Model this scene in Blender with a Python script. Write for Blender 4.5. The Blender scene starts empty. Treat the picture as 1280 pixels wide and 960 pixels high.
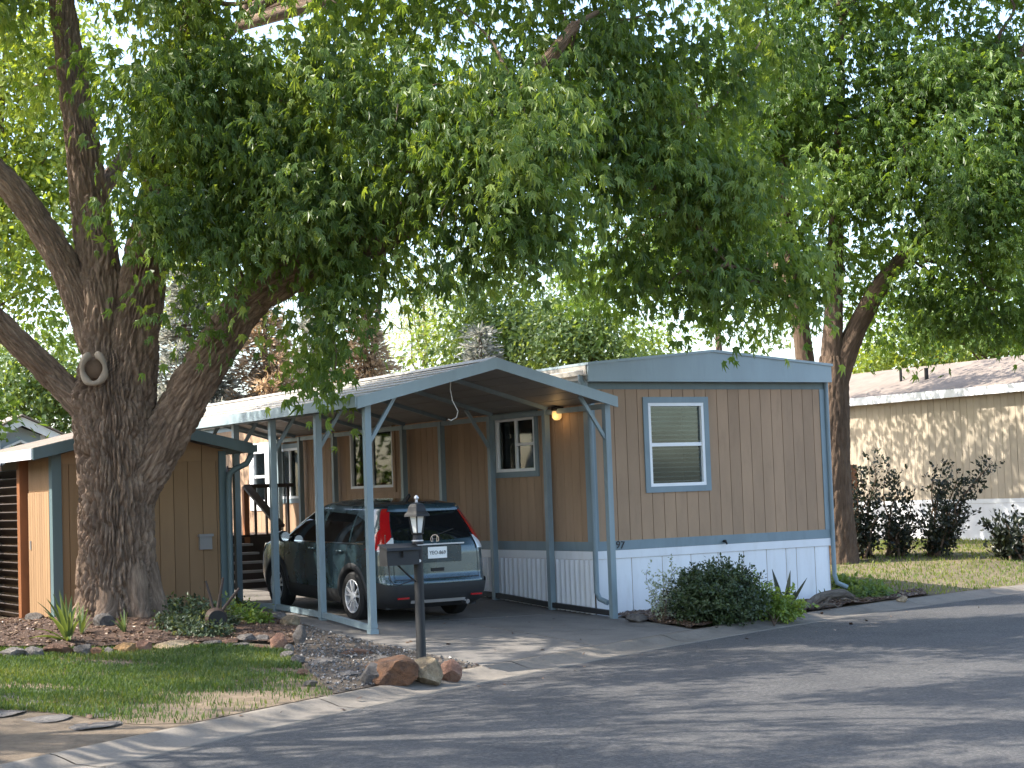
import bpy, bmesh, math, random
import numpy as np
from mathutils import Vector, Matrix
from mathutils.geometry import delaunay_2d_cdt

random.seed(7)
RNG = np.random.default_rng(7)
SC = bpy.context.scene
COL = SC.collection
PI = math.pi
R = math.radians

# ------------------------------------------------------------------ camera
CAM_F, YAW, PITCH, ROLL = 2166.0, R(31.32), R(3.547), R(-2.013)
CAM = np.array([-13.436, -20.046, 1.788])
_F = np.array([math.sin(YAW) * math.cos(PITCH), math.cos(YAW) * math.cos(PITCH), math.sin(PITCH)])
_R = np.array([math.cos(YAW), -math.sin(YAW), 0.0])
_U = np.cross(_R, _F)
_c, _s = math.cos(ROLL), math.sin(ROLL)
_R, _U = _c * _R + _s * _U, -_s * _R + _c * _U
cd = bpy.data.cameras.new('camera')
cam = bpy.data.objects.new('camera', cd)
COL.objects.link(cam)
cd.sensor_width = 36.0
cd.lens = 36.0 * CAM_F / 1280.0
cd.clip_start, cd.clip_end = 0.1, 2000
M = Matrix.Identity(4)
for i in range(3):
    M[i][0], M[i][1], M[i][2], M[i][3] = _R[i], _U[i], -_F[i], CAM[i]
cam.matrix_world = M
SC.camera = cam

# ------------------------------------------------------------------ light
SUN_AZ = np.array([-0.93, 0.37])          # horizontal direction towards the sun
SUN_EL = R(47)
w = bpy.data.worlds.new('World')
SC.world = w
w.use_nodes = True
nt = w.node_tree
bg = nt.nodes['Background']
sky = nt.nodes.new('ShaderNodeTexSky')
sky.sky_type = 'NISHITA'
sky.sun_disc = False
sky.sun_elevation = SUN_EL
sky.sun_rotation = math.atan2(SUN_AZ[0], SUN_AZ[1])
sky.dust_density = 2.0
sky.air_density = 1.0
sky.ozone_density = 1.0
nt.links.new(sky.outputs[0], bg.inputs['Color'])
bg.inputs['Strength'].default_value = 0.15
sl = bpy.data.lights.new('sun', 'SUN')
so = bpy.data.objects.new('sun', sl)
COL.objects.link(so)
sl.energy = 2.9
sl.angle = R(0.5)
sl.color = (1.0, 0.94, 0.84)
sd = Vector((SUN_AZ[0] * math.cos(SUN_EL), SUN_AZ[1] * math.cos(SUN_EL), math.sin(SUN_EL)))
so.rotation_euler = sd.to_track_quat('Z', 'Y').to_euler()
so.location = (-20, 10, 30)
SC.view_settings.view_transform = 'Standard'
SC.view_settings.look = 'None'
SC.view_settings.exposure = 1.95
SC.view_settings.gamma = 1.0
SC.cycles.max_bounces = 8
SC.cycles.transparent_max_bounces = 8
SC.cycles.use_denoising = True

# ------------------------------------------------------------------ pixel helpers
def ray(x, y):
    return _F + _R * (x - 640) / CAM_F - _U * (y - 480) / CAM_F
def at(x, y, D):
    return CAM + ray(x, y) * D
def atX(x, y, X):
    d = ray(x, y); return CAM + d * (X - CAM[0]) / d[0]
def atY(x, y, Y):
    d = ray(x, y); return CAM + d * (Y - CAM[1]) / d[1]

KX = np.array([-6.68, -4.27, -1.91, .26, 2.62, 4.75, 7.86])
KY = np.array([-5.91, -4.78, -3.55, -2.73, -1.86, -1.2, -.5])
KC = np.polyfit(KX, KY, 2)
def kerb_y(X):
    X = np.asarray(X, float)
    Xc = np.clip(X, -8.5, 8.5)
    y = np.polyval(KC, Xc)
    sl_ = 2 * KC[0] * Xc + KC[1]
    return y + (X - Xc) * sl_
def kerb_n(X):
    Xc = np.clip(np.asarray(X, float), -8.5, 8.5)
    sl_ = 2 * KC[0] * Xc + KC[1]
    L = np.sqrt(1 + sl_ ** 2)
    return -sl_ / L, 1 / L
def kerb_s(X, Y):
    nx, ny = kerb_n(X)
    return (np.asarray(Y) - kerb_y(X)) * ny
def smooth(t):
    t = np.clip(t, 0, 1); return t * t * (3 - 2 * t)
def zg(X, Y):
    X = np.asarray(X, float); Y = np.asarray(Y, float)
    s = kerb_s(X, Y)
    z = np.interp(s, [-60, -9, -7, 0, .12, .55, 1.5, 3.5, 5.5, 8, 400], [-.0, -.0, -.13, -.125, -.12, -.05, 0, .08, .2, .24, .24])
    z = z + .15 * smooth((X - 6) / 6) * smooth((s - .6) / 2)
    z = z + .15 * np.exp(-(((X + 6.1) / 2.0) ** 2 + ((Y - 1.6) / 1.35) ** 2))
    return z
def gp(x, y, dz=0.0):
    d = ray(x, y); lo, hi = 5.0, 400.0
    for t in np.arange(8, 120, .25):
        p = CAM + d * t
        if p[2] < zg(p[0], p[1]) + dz:
            lo, hi = t - .25, t; break
    for _ in range(20):
        m = (lo + hi) / 2; p = CAM + d * m
        if p[2] < zg(p[0], p[1]) + dz: hi = m
        else: lo = m
    return CAM + d * hi

# ------------------------------------------------------------------ materials
def newmat(name):
    m = bpy.data.materials.new(name); m.use_nodes = True
    n = m.node_tree; b = n.nodes['Principled BSDF']
    return m, n, b
def N(n, t, **kw):
    nd = n.nodes.new(t)
    for k, v in kw.items():
        if k in ('scale', 'detail', 'roughness', 'W', 'randomness'): nd.inputs[k.capitalize() if k != 'W' else 'W'].default_value = v
        else: setattr(nd, k, v)
    return nd
def ramp(n, src, stops):
    r = n.nodes.new('ShaderNodeValToRGB')
    while len(r.color_ramp.elements) < len(stops): r.color_ramp.elements.new(.5)
    for e, (p, c) in zip(r.color_ramp.elements, stops):
        e.position = p; e.color = (*c, 1)
    n.links.new(src, r.inputs[0]); return r
def coords(n, kind='Object', scale=(1, 1, 1)):
    tc = n.nodes.new('ShaderNodeTexCoord'); mp = n.nodes.new('ShaderNodeMapping')
    mp.inputs['Scale'].default_value = scale
    n.links.new(tc.outputs[kind], mp.inputs[0]); return mp.outputs[0]
def geo_pos(n, scale=(1, 1, 1)):
    g = n.nodes.new('ShaderNodeNewGeometry'); mp = n.nodes.new('ShaderNodeMapping')
    mp.inputs['Scale'].default_value = scale
    n.links.new(g.outputs['Position'], mp.inputs[0]); return mp.outputs[0]
def noise(n, vec, scale, detail=4, rough=.6):
    t = n.nodes.new('ShaderNodeTexNoise')
    t.inputs['Scale'].default_value = scale; t.inputs['Detail'].default_value = detail; t.inputs['Roughness'].default_value = rough
    n.links.new(vec, t.inputs['Vector']); return t.outputs[0]
def bump(n, b, h, strength, dist=.01, prev=None):
    bp = n.nodes.new('ShaderNodeBump')
    bp.inputs['Strength'].default_value = strength; bp.inputs['Distance'].default_value = dist
    n.links.new(h, bp.inputs['Height'])
    if prev: n.links.new(prev, bp.inputs['Normal'])
    n.links.new(bp.outputs[0], b.inputs['Normal']); return bp.outputs[0]
def mixc(n, f, a, bcol, mode='MIX'):
    mx = n.nodes.new('ShaderNodeMix'); mx.data_type = 'RGBA'; mx.blend_type = mode
    for s, v in ((0, f), (6, a), (7, bcol)):
        if isinstance(v, (int, float)): mx.inputs[s].default_value = v
        elif isinstance(v, tuple): mx.inputs[s].default_value = (*v, 1)
        else: n.links.new(v, mx.inputs[s])
    return mx.outputs[2]
def sc_(c, k): return tuple(min(1, x * k) for x in c)

def paint(name, c, rough=.6, var=.18, scale=3.0, stretch=(1, 1, .25), fine=60, bs=.12, metallic=0.0, dirt=None, objvar=.08):
    m, n, b = newmat(name)
    p = geo_pos(n, stretch)
    f = noise(n, p, scale, 5)
    r = ramp(n, f, [(.3, sc_(c, 1 - var)), (.7, sc_(c, 1 + var * .6))])
    oi = n.nodes.new('ShaderNodeObjectInfo')
    mm = n.nodes.new('ShaderNodeMapRange'); mm.inputs[3].default_value = 1 - objvar; mm.inputs[4].default_value = 1 + objvar
    n.links.new(oi.outputs['Random'], mm.inputs[0])
    col = mixc(n, 1.0, r.outputs[0], mm.outputs[0], 'MULTIPLY')
    if dirt:
        d = noise(n, geo_pos(n, (1.3, 1.3, .35)), 4.5, 8, .7)
        dr = ramp(n, d, [(.52, (0, 0, 0)), (.72, (1, 1, 1))])
        k = n.nodes.new('ShaderNodeMath'); k.operation = 'MULTIPLY'; k.inputs[1].default_value = dirt[1]
        n.links.new(dr.outputs[0], k.inputs[0])
        col = mixc(n, k.outputs[0], col, dirt[0])
    n.links.new(col, b.inputs['Base Color'])
    b.inputs['Roughness'].default_value = rough; b.inputs['Metallic'].default_value = metallic
    if bs: bump(n, b, noise(n, geo_pos(n, (1, 1, .3)), fine, 3), bs, .004)
    return m
MAT = {}
MAT['siding'] = paint('tan_siding', (.36, .235, .145), .75, .12, 2.5, dirt=((.20, .13, .08), .35), bs=.25, fine=90)
MAT['shed_siding'] = paint('shed_siding', (.31, .19, .098), .75, .12, 2.5, dirt=((.22, .13, .07), .3), bs=.25, fine=90)
MAT['nb_siding'] = paint('neighbour_siding', (.42, .355, .27), .8, .08, 2, dirt=((.3, .24, .16), .3))
MAT['trim'] = paint('blue_grey_trim', (.19, .255, .288), .5, .12, 3, dirt=((.10, .13, .14), .35))
MAT['fascia'] = paint('pale_blue_fascia', (.265, .335, .36), .45, .1, 2, dirt=((.2, .26, .28), .4))
MAT['greentrim'] = paint('green_grey_trim', (.11, .16, .168), .5, .12, 3, dirt=((.07, .09, .08), .3))
MAT['post'] = paint('blue_grey_steel', (.205, .268, .295), .4, .15, 4, dirt=((.11, .12, .12), .45))
MAT['white'] = paint('white_vinyl', (.78, .79, .80), .45, .05, 2, bs=.04)
MAT['skirt'] = paint('white_skirting', (.74, .75, .77), .5, .06, 2, dirt=((.5, .47, .42), .25), bs=.08)
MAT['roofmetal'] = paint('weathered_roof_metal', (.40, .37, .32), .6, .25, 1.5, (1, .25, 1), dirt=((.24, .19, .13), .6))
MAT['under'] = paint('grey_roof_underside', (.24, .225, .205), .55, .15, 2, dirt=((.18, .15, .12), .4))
MAT['shingle'] = paint('grey_brown_shingle', (.23, .185, .15), .9, .25, 2.5, (1, 1, 1), fine=140, bs=.6, dirt=((.13, .10, .08), .4))
MAT['wood_dark'] = paint('dark_brown_wood', (.04, .024, .017), .6, .25, 5)
MAT['wood_red'] = paint('stained_cedar', (.25, .095, .035), .6, .25, 4, dirt=((.12, .05, .025), .4))
MAT['black'] = paint('black_metal', (.004, .004, .0045), .6, .2, 6, bs=.15)
MAT['grey'] = paint('grey_plastic', (.26, .25, .24), .5, .1)
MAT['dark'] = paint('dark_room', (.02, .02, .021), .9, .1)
MAT['blind'] = paint('white_blind', (.46, .46, .45), .6, .05)
MAT['bulbglass'] = paint('frosted_lamp_glass', (.72, .72, .68), .2, .05)
MAT['chrome'] = paint('chrome', (.75, .76, .78), .15, .05, metallic=1.0, bs=0)
MAT['tyre'] = paint('tyre_rubber', (.012, .012, .012), .8, .2)
MAT['alloy'] = paint('silver_alloy', (.60, .61, .63), .3, .05, metallic=.25, bs=0)
MAT['cladding'] = paint('black_plastic', (.018, .019, .021), .6, .1, fine=200)
MAT['plate'] = paint('white_plate', (.75, .76, .74), .4, .03, bs=0)
MAT['numeral'] = paint('black_numeral', (.01, .01, .012), .4, .05, bs=0)
MAT['house_blue'] = paint('pale_blue_siding', (.38, .45, .50), .7, .06)
MAT['cable'] = paint('white_cable', (.55, .54, .5), .5, .1)

def glass_mat(name, tint=(.74, .79, .78), transp=.95):
    m, n, b = newmat(name)
    out = n.nodes['Material Output']
    g = n.nodes.new('ShaderNodeBsdfGlossy'); g.inputs['Roughness'].default_value = .03
    g.inputs['Color'].default_value = (.9, .95, .95, 1)
    t = n.nodes.new('ShaderNodeBsdfTransparent'); t.inputs['Color'].default_value = (*[x * transp for x in tint], 1)
    fr = n.nodes.new('ShaderNodeFresnel'); fr.inputs['IOR'].default_value = 1.45
    wv = noise(n, geo_pos(n), 1.2, 1)
    bp = n.nodes.new('ShaderNodeBump'); bp.inputs['Strength'].default_value = .08; bp.inputs['Distance'].default_value = .05
    n.links.new(wv, bp.inputs['Height']); n.links.new(bp.outputs[0], g.inputs['Normal'])
    k = n.nodes.new('ShaderNodeMath'); k.operation = 'MULTIPLY_ADD'; k.inputs[1].default_value = 1.0; k.inputs[2].default_value = .0
    n.links.new(fr.outputs[0], k.inputs[0])
    mx = n.nodes.new('ShaderNodeMixShader')
    n.links.new(k.outputs[0], mx.inputs[0]); n.links.new(t.outputs[0], mx.inputs[1]); n.links.new(g.outputs[0], mx.inputs[2])
    n.links.new(mx.outputs[0], out.inputs['Surface']); return m
MAT['glass'] = glass_mat('window_glass')

def simple(name, c, rough=.4, metallic=0, coat=0, spec=.5, emit=None):
    m, n, b = newmat(name)
    b.inputs['Base Color'].default_value = (*c, 1); b.inputs['Roughness'].default_value = rough
    b.inputs['Metallic'].default_value = metallic; b.inputs['Coat Weight'].default_value = coat
    b.inputs['Specular IOR Level'].default_value = spec
    if emit: b.inputs['Emission Color'].default_value = (*emit[0], 1); b.inputs['Emission Strength'].default_value = emit[1]
    return m
def car_paint():
    m, n, b = newmat('blue_teal_car_paint')
    f = noise(n, geo_pos(n), 900, 2)
    r = ramp(n, f, [(.35, (.020, .042, .053)), (.7, (.042, .080, .097))])
    d = noise(n, geo_pos(n), 3, 6)
    rr = ramp(n, d, [(.4, (.22, .22, .22)), (.75, (.42, .42, .42))])
    n.links.new(r.outputs[0], b.inputs['Base Color']); n.links.new(rr.outputs[0], b.inputs['Roughness'])
    b.inputs['Metallic'].default_value = .45; b.inputs['Coat Weight'].default_value = .9; b.inputs['Coat Roughness'].default_value = .06
    return m
MAT['car'] = car_paint()
MAT['carglass'] = simple('tinted_car_glass', (.006, .007, .008), .04, spec=.6)
MAT['red'] = simple('red_lens', (.32, .006, .008), .1, coat=.8)
MAT['clear'] = simple('clear_lens', (.55, .57, .58), .12, coat=.8)
MAT['amber'] = simple('lit_amber_glass', (.8, .5, .2), .3, emit=((1.0, .62, .22), .22))

def asphalt():
    m, n, b = newmat('worn_asphalt'); p = geo_pos(n)
    a = noise(n, p, 1.1, 6); f = noise(n, p, 30, 5, .85)
    base = ramp(n, a, [(.3, (.062, .060, .060)), (.7, (.094, .090, .087))])
    sp = ramp(n, f, [(.36, (.45, .45, .46)), (.52, (.95, .95, .95)), (.66, (1.9, 1.8, 1.7))])
    col = mixc(n, 1.0, base.outputs[0], sp.outputs[0], 'MULTIPLY')
    v = n.nodes.new('ShaderNodeTexVoronoi'); v.feature = 'DISTANCE_TO_EDGE'; v.inputs['Scale'].default_value = .42
    wv = n.nodes.new('ShaderNodeMix'); wv.data_type = 'VECTOR'; wv.inputs[0].default_value = .25
    nn = n.nodes.new('ShaderNodeTexNoise'); nn.inputs['Scale'].default_value = 2.0; n.links.new(p, nn.inputs['Vector'])
    n.links.new(p, wv.inputs[4]); n.links.new(nn.outputs[1], wv.inputs[5])
    n.links.new(wv.outputs[1], v.inputs['Vector'])
    cr = ramp(n, v.outputs[0], [(.0005, (.5, .5, .5)), (.0022, (0, 0, 0))])
    col = mixc(n, cr.outputs[0], col, (.022, .021, .022))
    n.links.new(col, b.inputs['Base Color']); b.inputs['Roughness'].default_value = .85
    bump(n, b, f, .9, .02); return m
def concrete(name, c, sc=1.0):
    m, n, b = newmat(name); p = geo_pos(n)
    a = noise(n, p, 1.4 * sc, 7, .65); f = noise(n, p, 40, 4, .7)
    base = ramp(n, a, [(.28, sc_(c, .66)), (.5, c), (.75, sc_(c, 1.2))])
    sp = ramp(n, f, [(.3, (.8, .8, .8)), (.7, (1.12, 1.1, 1.08))])
    col = mixc(n, 1.0, base.outputs[0], sp.outputs[0], 'MULTIPLY')
    st = noise(n, p, 3.2, 8, .75)
    sr = ramp(n, st, [(.56, (0, 0, 0)), (.74, (.7, .7, .7))])
    col = mixc(n, sr.outputs[0], col, sc_(c, .42))
    n.links.new(col, b.inputs['Base Color']); b.inputs['Roughness'].default_value = .88
    bump(n, b, f, .35, .008); return m
def soil(name, c1, c2, sc=6, bs=.9):
    m, n, b = newmat(name); p = geo_pos(n)
    a = noise(n, p, sc, 8, .75); bg_ = noise(n, p, .7, 4)
    r = ramp(n, a, [(.3, c1), (.7, c2)])
    l = ramp(n, bg_, [(.35, (.7, .7, .7)), (.65, (1.15, 1.12, 1.08))])
    n.links.new(mixc(n, 1.0, r.outputs[0], l.outputs[0], 'MULTIPLY'), b.inputs['Base Color'])
    b.inputs['Roughness'].default_value = .95
    bump(n, b, noise(n, p, sc * 4, 6, .8), bs, .03); return m
MAT['asphalt'] = asphalt()
MAT['concrete'] = concrete('driveway_concrete', (.165, .15, .134))
MAT['gutter'] = concrete('kerb_concrete', (.18, .158, .132), 1.6)
MAT['dirt'] = soil('dry_dirt', (.11, .08, .052), (.25, .19, .13))
MAT['mulch'] = soil('brown_mulch', (.045, .026, .017), (.15, .085, .055), 14, 1.0)
MAT['lawnsoil'] = soil('lawn_soil', (.10, .082, .045), (.24, .19, .12), 9)
MAT['gravelbase'] = soil('gravel_bed', (.055, .043, .034), (.17, .135, .105), 12)

def rock_mat(name, c1, c2, c3):
    m, n, b = newmat(name); p = coords(n)
    oi = n.nodes.new('ShaderNodeObjectInfo')
    a = noise(n, p, 5, 8, .7); v = noise(n, p, 26, 5, .8)
    r = ramp(n, a, [(.3, c1), (.52, c2), (.72, c3)])
    l = ramp(n, v, [(.3, (.6, .6, .6)), (.7, (1.25, 1.22, 1.2))])
    mm = n.nodes.new('ShaderNodeMapRange'); mm.inputs[3].default_value = .75; mm.inputs[4].default_value = 1.2
    n.links.new(oi.outputs['Random'], mm.inputs[0])
    col = mixc(n, 1.0, r.outputs[0], l.outputs[0], 'MULTIPLY')
    col = mixc(n, 1.0, col, mm.outputs[0], 'MULTIPLY')
    n.links.new(col, b.inputs['Base Color']); b.inputs['Roughness'].default_value = .9
    bump(n, b, v, 1.0, .08); return m
MAT['rock_rust'] = rock_mat('rusty_rock', (.10, .075, .06), (.23, .115, .06), (.36, .17, .08))
MAT['rock_cream'] = rock_mat('cream_rock', (.17, .13, .09), (.38, .29, .18), (.5, .42, .3))
MAT['rock_pink'] = rock_mat('pink_rock', (.27, .14, .10), (.40, .22, .15), (.46, .33, .25))
MAT['rock_grey'] = rock_mat('grey_rock', (.10, .09, .085), (.22, .20, .185), (.34, .31, .28))
MAT['rock_red'] = rock_mat('red_sandstone', (.12, .07, .05), (.26, .14, .09), (.34, .22, .15))
MAT['rock_gold'] = rock_mat('golden_sandstone', (.26, .15, .06), (.44, .26, .11), (.5, .36, .2))
MAT['rock_buff'] = rock_mat('buff_flagstone', (.34, .24, .15), (.46, .35, .22), (.52, .43, .31))

def bark_mat(name, c1, c2, c3, sc=1.0):
    m, n, b = newmat(name)
    at_ = n.nodes.new('ShaderNodeAttribute'); at_.attribute_name = 'bark'
    p = at_.outputs['Vector']
    mp = n.nodes.new('ShaderNodeMapping'); mp.inputs['Scale'].default_value = (12 * sc, 1.6 * sc, 1); n.links.new(p, mp.inputs[0])
    a = noise(n, mp.outputs[0], 2.2, 8, .7)
    big = noise(n, geo_pos(n), 1.3, 4)
    r = ramp(n, a, [(.28, c1), (.5, c2), (.74, c3)])
    l = ramp(n, big, [(.3, (.75, .72, .7)), (.7, (1.15, 1.1, 1.05))])
    n.links.new(mixc(n, 1.0, r.outputs[0], l.outputs[0], 'MULTIPLY'), b.inputs['Base Color'])
    b.inputs['Roughness'].default_value = .95
    bump(n, b, noise(n, mp.outputs[0], 6, 6, .8), .9, .03); return m
MAT['bark'] = bark_mat('maple_bark', (.08, .055, .04), (.25, .18, .132), (.45, .35, .27))
MAT['bark2'] = bark_mat('rough_bark', (.06, .04, .028), (.14, .095, .065), (.22, .16, .11))
MAT['driftwood'] = bark_mat('driftwood_grey', (.05, .04, .034), (.13, .11, .09), (.22, .19, .16))
MAT['scar'] = paint('callus_wood', (.30, .245, .19), .9, .3, 8)

def leaf_mat(name, c1, c2, c3, trans=.45, tcol=None, rough=.4):
    m, n, b = newmat(name)
    out = n.nodes['Material Output']
    a = n.nodes.new('ShaderNodeAttribute'); a.attribute_name = 'tint'
    r = ramp(n, a.outputs['Fac'], [(0, c1), (.55, c2), (1, c3)])
    n.links.new(r.outputs[0], b.inputs['Base Color']); b.inputs['Roughness'].default_value = rough
    b.inputs['Specular IOR Level'].default_value = .5
    t = n.nodes.new('ShaderNodeBsdfTranslucent')
    tc = mixc(n, 1.0, r.outputs[0], tcol or (2.3, 1.9, .6), 'MULTIPLY')
    n.links.new(tc, t.inputs['Color'])
    mx = n.nodes.new('ShaderNodeMixShader'); mx.inputs[0].default_value = trans
    n.links.new(b.outputs[0], mx.inputs[1]); n.links.new(t.outputs[0], mx.inputs[2])
    n.links.new(mx.outputs[0], out.inputs['Surface']); return m
MAT['leaf_maple'] = leaf_mat('silver_maple_leaves', (.043, .088, .026), (.098, .170, .045), (.215, .295, .085), .5)
MAT['leaf_dark'] = leaf_mat('dark_tree_leaves', (.042, .086, .023), (.088, .16, .037), (.17, .26, .06), .5)
MAT['leaf_bright'] = leaf_mat('bright_yellow_green_leaves', (.10, .16, .035), (.16, .235, .05), (.25, .30, .06), .5)
MAT['leaf_soft'] = leaf_mat('soft_grey_green_leaves', (.075, .13, .048), (.125, .195, .075), (.21, .28, .115), .48)
MAT['leaf_pale'] = leaf_mat('pale_feathery_leaves', (.16, .20, .09), (.25, .30, .14), (.36, .40, .22), .5)
MAT['leaf_bush'] = leaf_mat('dense_bush_leaves', (.022, .04, .016), (.042, .068, .026), (.075, .105, .045), .2)
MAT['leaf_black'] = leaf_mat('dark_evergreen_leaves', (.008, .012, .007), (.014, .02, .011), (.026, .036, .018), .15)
MAT['leaf_ground'] = leaf_mat('ground_cover_leaves', (.02, .035, .02), (.055, .085, .045), (.16, .2, .12), .25)
MAT['leaf_lime'] = leaf_mat('lime_leaves', (.08, .14, .03), (.15, .23, .05), (.24, .32, .09), .4)
MAT['leaf_grey'] = leaf_mat('silvery_leaves', (.16, .2, .16), (.26, .31, .25), (.4, .45, .38), .35)
MAT['needle'] = leaf_mat('brown_tipped_needles', (.13, .13, .10), (.42, .31, .20), (.66, .54, .42), .45, (1.3, 1.1, .85))
MAT['needle_blue'] = leaf_mat('blue_grey_needles', (.05, .06, .055), (.17, .185, .165), (.48, .47, .43), .4, (1.2, 1.15, 1.0))
MAT['grass'] = leaf_mat('lawn_grass', (.032, .066, .015), (.066, .115, .025), (.19, .20, .06), .35)
MAT['grass_dry'] = leaf_mat('dry_lawn_grass', (.065, .115, .025), (.15, .20, .05), (.32, .32, .11), .4)
MAT['blade'] = leaf_mat('sword_leaves', (.05, .085, .035), (.10, .15, .06), (.30, .34, .17), .25)
MAT['blade_dark'] = leaf_mat('dark_sword_leaves', (.02, .028, .022), (.035, .05, .035), (.07, .085, .06), .15)
MAT['chips'] = leaf_mat('bark_chips', (.05, .028, .018), (.12, .07, .045), (.25, .17, .11), .0)
MAT['pebble'] = leaf_mat('grey_pebbles', (.045, .045, .047), (.11, .105, .10), (.27, .25, .235), .0)

# ------------------------------------------------------------------ builders
def link(o, parent=None):
    COL.objects.link(o)
    if parent is not None: o.parent = parent
    return o
def tag(o, label=None, cat=None, group=None, kind=None):
    if label: o['label'] = label
    if cat: o['category'] = cat
    if group: o['group'] = group
    if kind: o['kind'] = kind
    return o
def empty(name, loc=(0, 0, 0), rz=0.0, label=None, cat=None, group=None, kind=None, parent=None):
    o = bpy.data.objects.new(name, None); o.location = loc; o.rotation_euler = (0, 0, rz)
    o.empty_display_size = .2
    link(o, parent); return tag(o, label, cat, group, kind)
class MB:
    def __init__(s): s.v, s.f = [], []
    def add(s, vs, fs):
        k = len(s.v); s.v += [tuple(map(float, p)) for p in vs]; s.f += [tuple(i + k for i in f) for f in fs]; return s
    def box(s, x0, x1, y0, y1, z0, z1):
        return s.add([(x0, y0, z0), (x1, y0, z0), (x1, y1, z0), (x0, y1, z0), (x0, y0, z1), (x1, y0, z1), (x1, y1, z1), (x0, y1, z1)],
                     [(0, 3, 2, 1), (4, 5, 6, 7), (0, 1, 5, 4), (1, 2, 6, 5), (2, 3, 7, 6), (3, 0, 4, 7)])
    def bar(s, a, b, w_, h_, up=(0, 0, 1)):
        a, b = Vector(a), Vector(b); d = (b - a).normalized(); up = Vector(up)
        x = d.cross(up)
        if x.length < 1e-4: x = d.cross(Vector((1, 0, 0)))
        x.normalize(); y = x.cross(d).normalized()
        vs = []
        for p in (a, b):
            for sx, sy in ((-1, -1), (1, -1), (1, 1), (-1, 1)): vs.append(p + x * sx * w_ / 2 + y * sy * h_ / 2)
        return s.add(vs, [(0, 1, 2, 3), (7, 6, 5, 4), (0, 4, 5, 1), (1, 5, 6, 2), (2, 6, 7, 3), (3, 7, 4, 0)])
    def prism(s, poly, axis, t0, t1):
        # poly: list of 2-D points, extruded along axis ('x','y','z') from t0 to t1
        def P(p, t):
            return {'x': (t, p[0], p[1]), 'y': (p[0], t, p[1]), 'z': (p[0], p[1], t)}[axis]
        n = len(poly); vs = [P(p, t0) for p in poly] + [P(p, t1) for p in poly]
        fs = [tuple(range(n))[::-1], tuple(range(n, 2 * n))] + [(i, (i + 1) % n, n + (i + 1) % n, n + i) for i in range(n)]
        return s.add(vs, fs)
    def tube(s, pts, rad, k=10, cap=True):
        pts = [Vector(p) for p in pts]; rad = rad if hasattr(rad, '__len__') else [rad] * len(pts)
        x = None; vs = []; fs = []
        for i, p in enumerate(pts):
            d = (pts[min(i + 1, len(pts) - 1)] - pts[max(i - 1, 0)])
            d = d.normalized() if d.length > 1e-9 else Vector((0, 0, 1))
            if x is None:
                x = d.orthogonal().normalized()
            x = (x - d * x.dot(d)).normalized(); y = d.cross(x)
            for j in range(k):
                a = 2 * PI * j / k; vs.append(p + (x * math.cos(a) + y * math.sin(a)) * rad[i])
        for i in range(len(pts) - 1):
            for j in range(k):
                fs.append((i * k + j, i * k + (j + 1) % k, (i + 1) * k + (j + 1) % k, (i + 1) * k + j))
        if cap: fs.append(tuple(range(k))[::-1]); fs.append(tuple((len(pts) - 1) * k + j for j in range(k)))
        return s.add(vs, fs)
    def lathe(s, c, prof, k=16, axis='z', cap=True):
        vs = []; fs = []
        for r_, h_ in prof:
            for j in range(k):
                a = 2 * PI * j / k; u, v_ = r_ * math.cos(a), r_ * math.sin(a)
                vs.append({'z': (c[0] + u, c[1] + v_, c[2] + h_), 'x': (c[0] + h_, c[1] + u, c[2] + v_), 'y': (c[0] + v_, c[1] + h_, c[2] + u)}[axis])
        n = len(prof)
        for i in range(n - 1):
            for j in range(k): fs.append((i * k + j, i * k + (j + 1) % k, (i + 1) * k + (j + 1) % k, (i + 1) * k + j))
        if cap: fs.append(tuple(range(k))[::-1]); fs.append(tuple((n - 1) * k + j for j in range(k)))
        return s.add(vs, fs)
    def mesh(s, name, mat, smooth_=False):
        me = bpy.data.meshes.new(name); me.from_pydata(s.v, [], s.f); me.materials.append(MAT[mat] if isinstance(mat, str) else mat)
        if smooth_: me.polygons.foreach_set('use_smooth', [True] * len(me.polygons))
        me.update(); return me
    def build(s, name, mat, parent=None, smooth_=False, auto=None):
        o = bpy.data.objects.new(name, s.mesh(name, mat, smooth_ or auto is not None))
        if auto is not None: o.data.set_sharp_from_angle(angle=R(auto))
        return link(o, parent)
def np_mesh(name, V, F, mat, smooth_=True, attrs=None):
    V = np.asarray(V, np.float32); F = np.asarray(F, np.int32)
    me = bpy.data.meshes.new(name); k = F.shape[1]
    me.vertices.add(len(V)); me.vertices.foreach_set('co', V.ravel())
    me.loops.add(F.size); me.loops.foreach_set('vertex_index', F.ravel())
    me.polygons.add(len(F)); me.polygons.foreach_set('loop_start', np.arange(0, F.size, k, dtype=np.int32))
    me.polygons.foreach_set('loop_total', np.full(len(F), k, np.int32))
    me.polygons.foreach_set('use_smooth', np.full(len(F), smooth_))
    for nm, arr in (attrs or {}).items():
        if arr.ndim == 1: a = me.attributes.new(nm, 'FLOAT', 'POINT'); a.data.foreach_set('value', arr.astype(np.float32))
        else: a = me.attributes.new(nm, 'FLOAT_VECTOR', 'POINT'); a.data.foreach_set('vector', arr.astype(np.float32).ravel())
    me.materials.append(MAT[mat] if isinstance(mat, str) else mat)
    me.update(); me.validate(); return me
def np_obj(name, V, F, mat, parent=None, smooth_=True, attrs=None):
    return link(bpy.data.objects.new(name, np_mesh(name, V, F, mat, smooth_, attrs)), parent)
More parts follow.
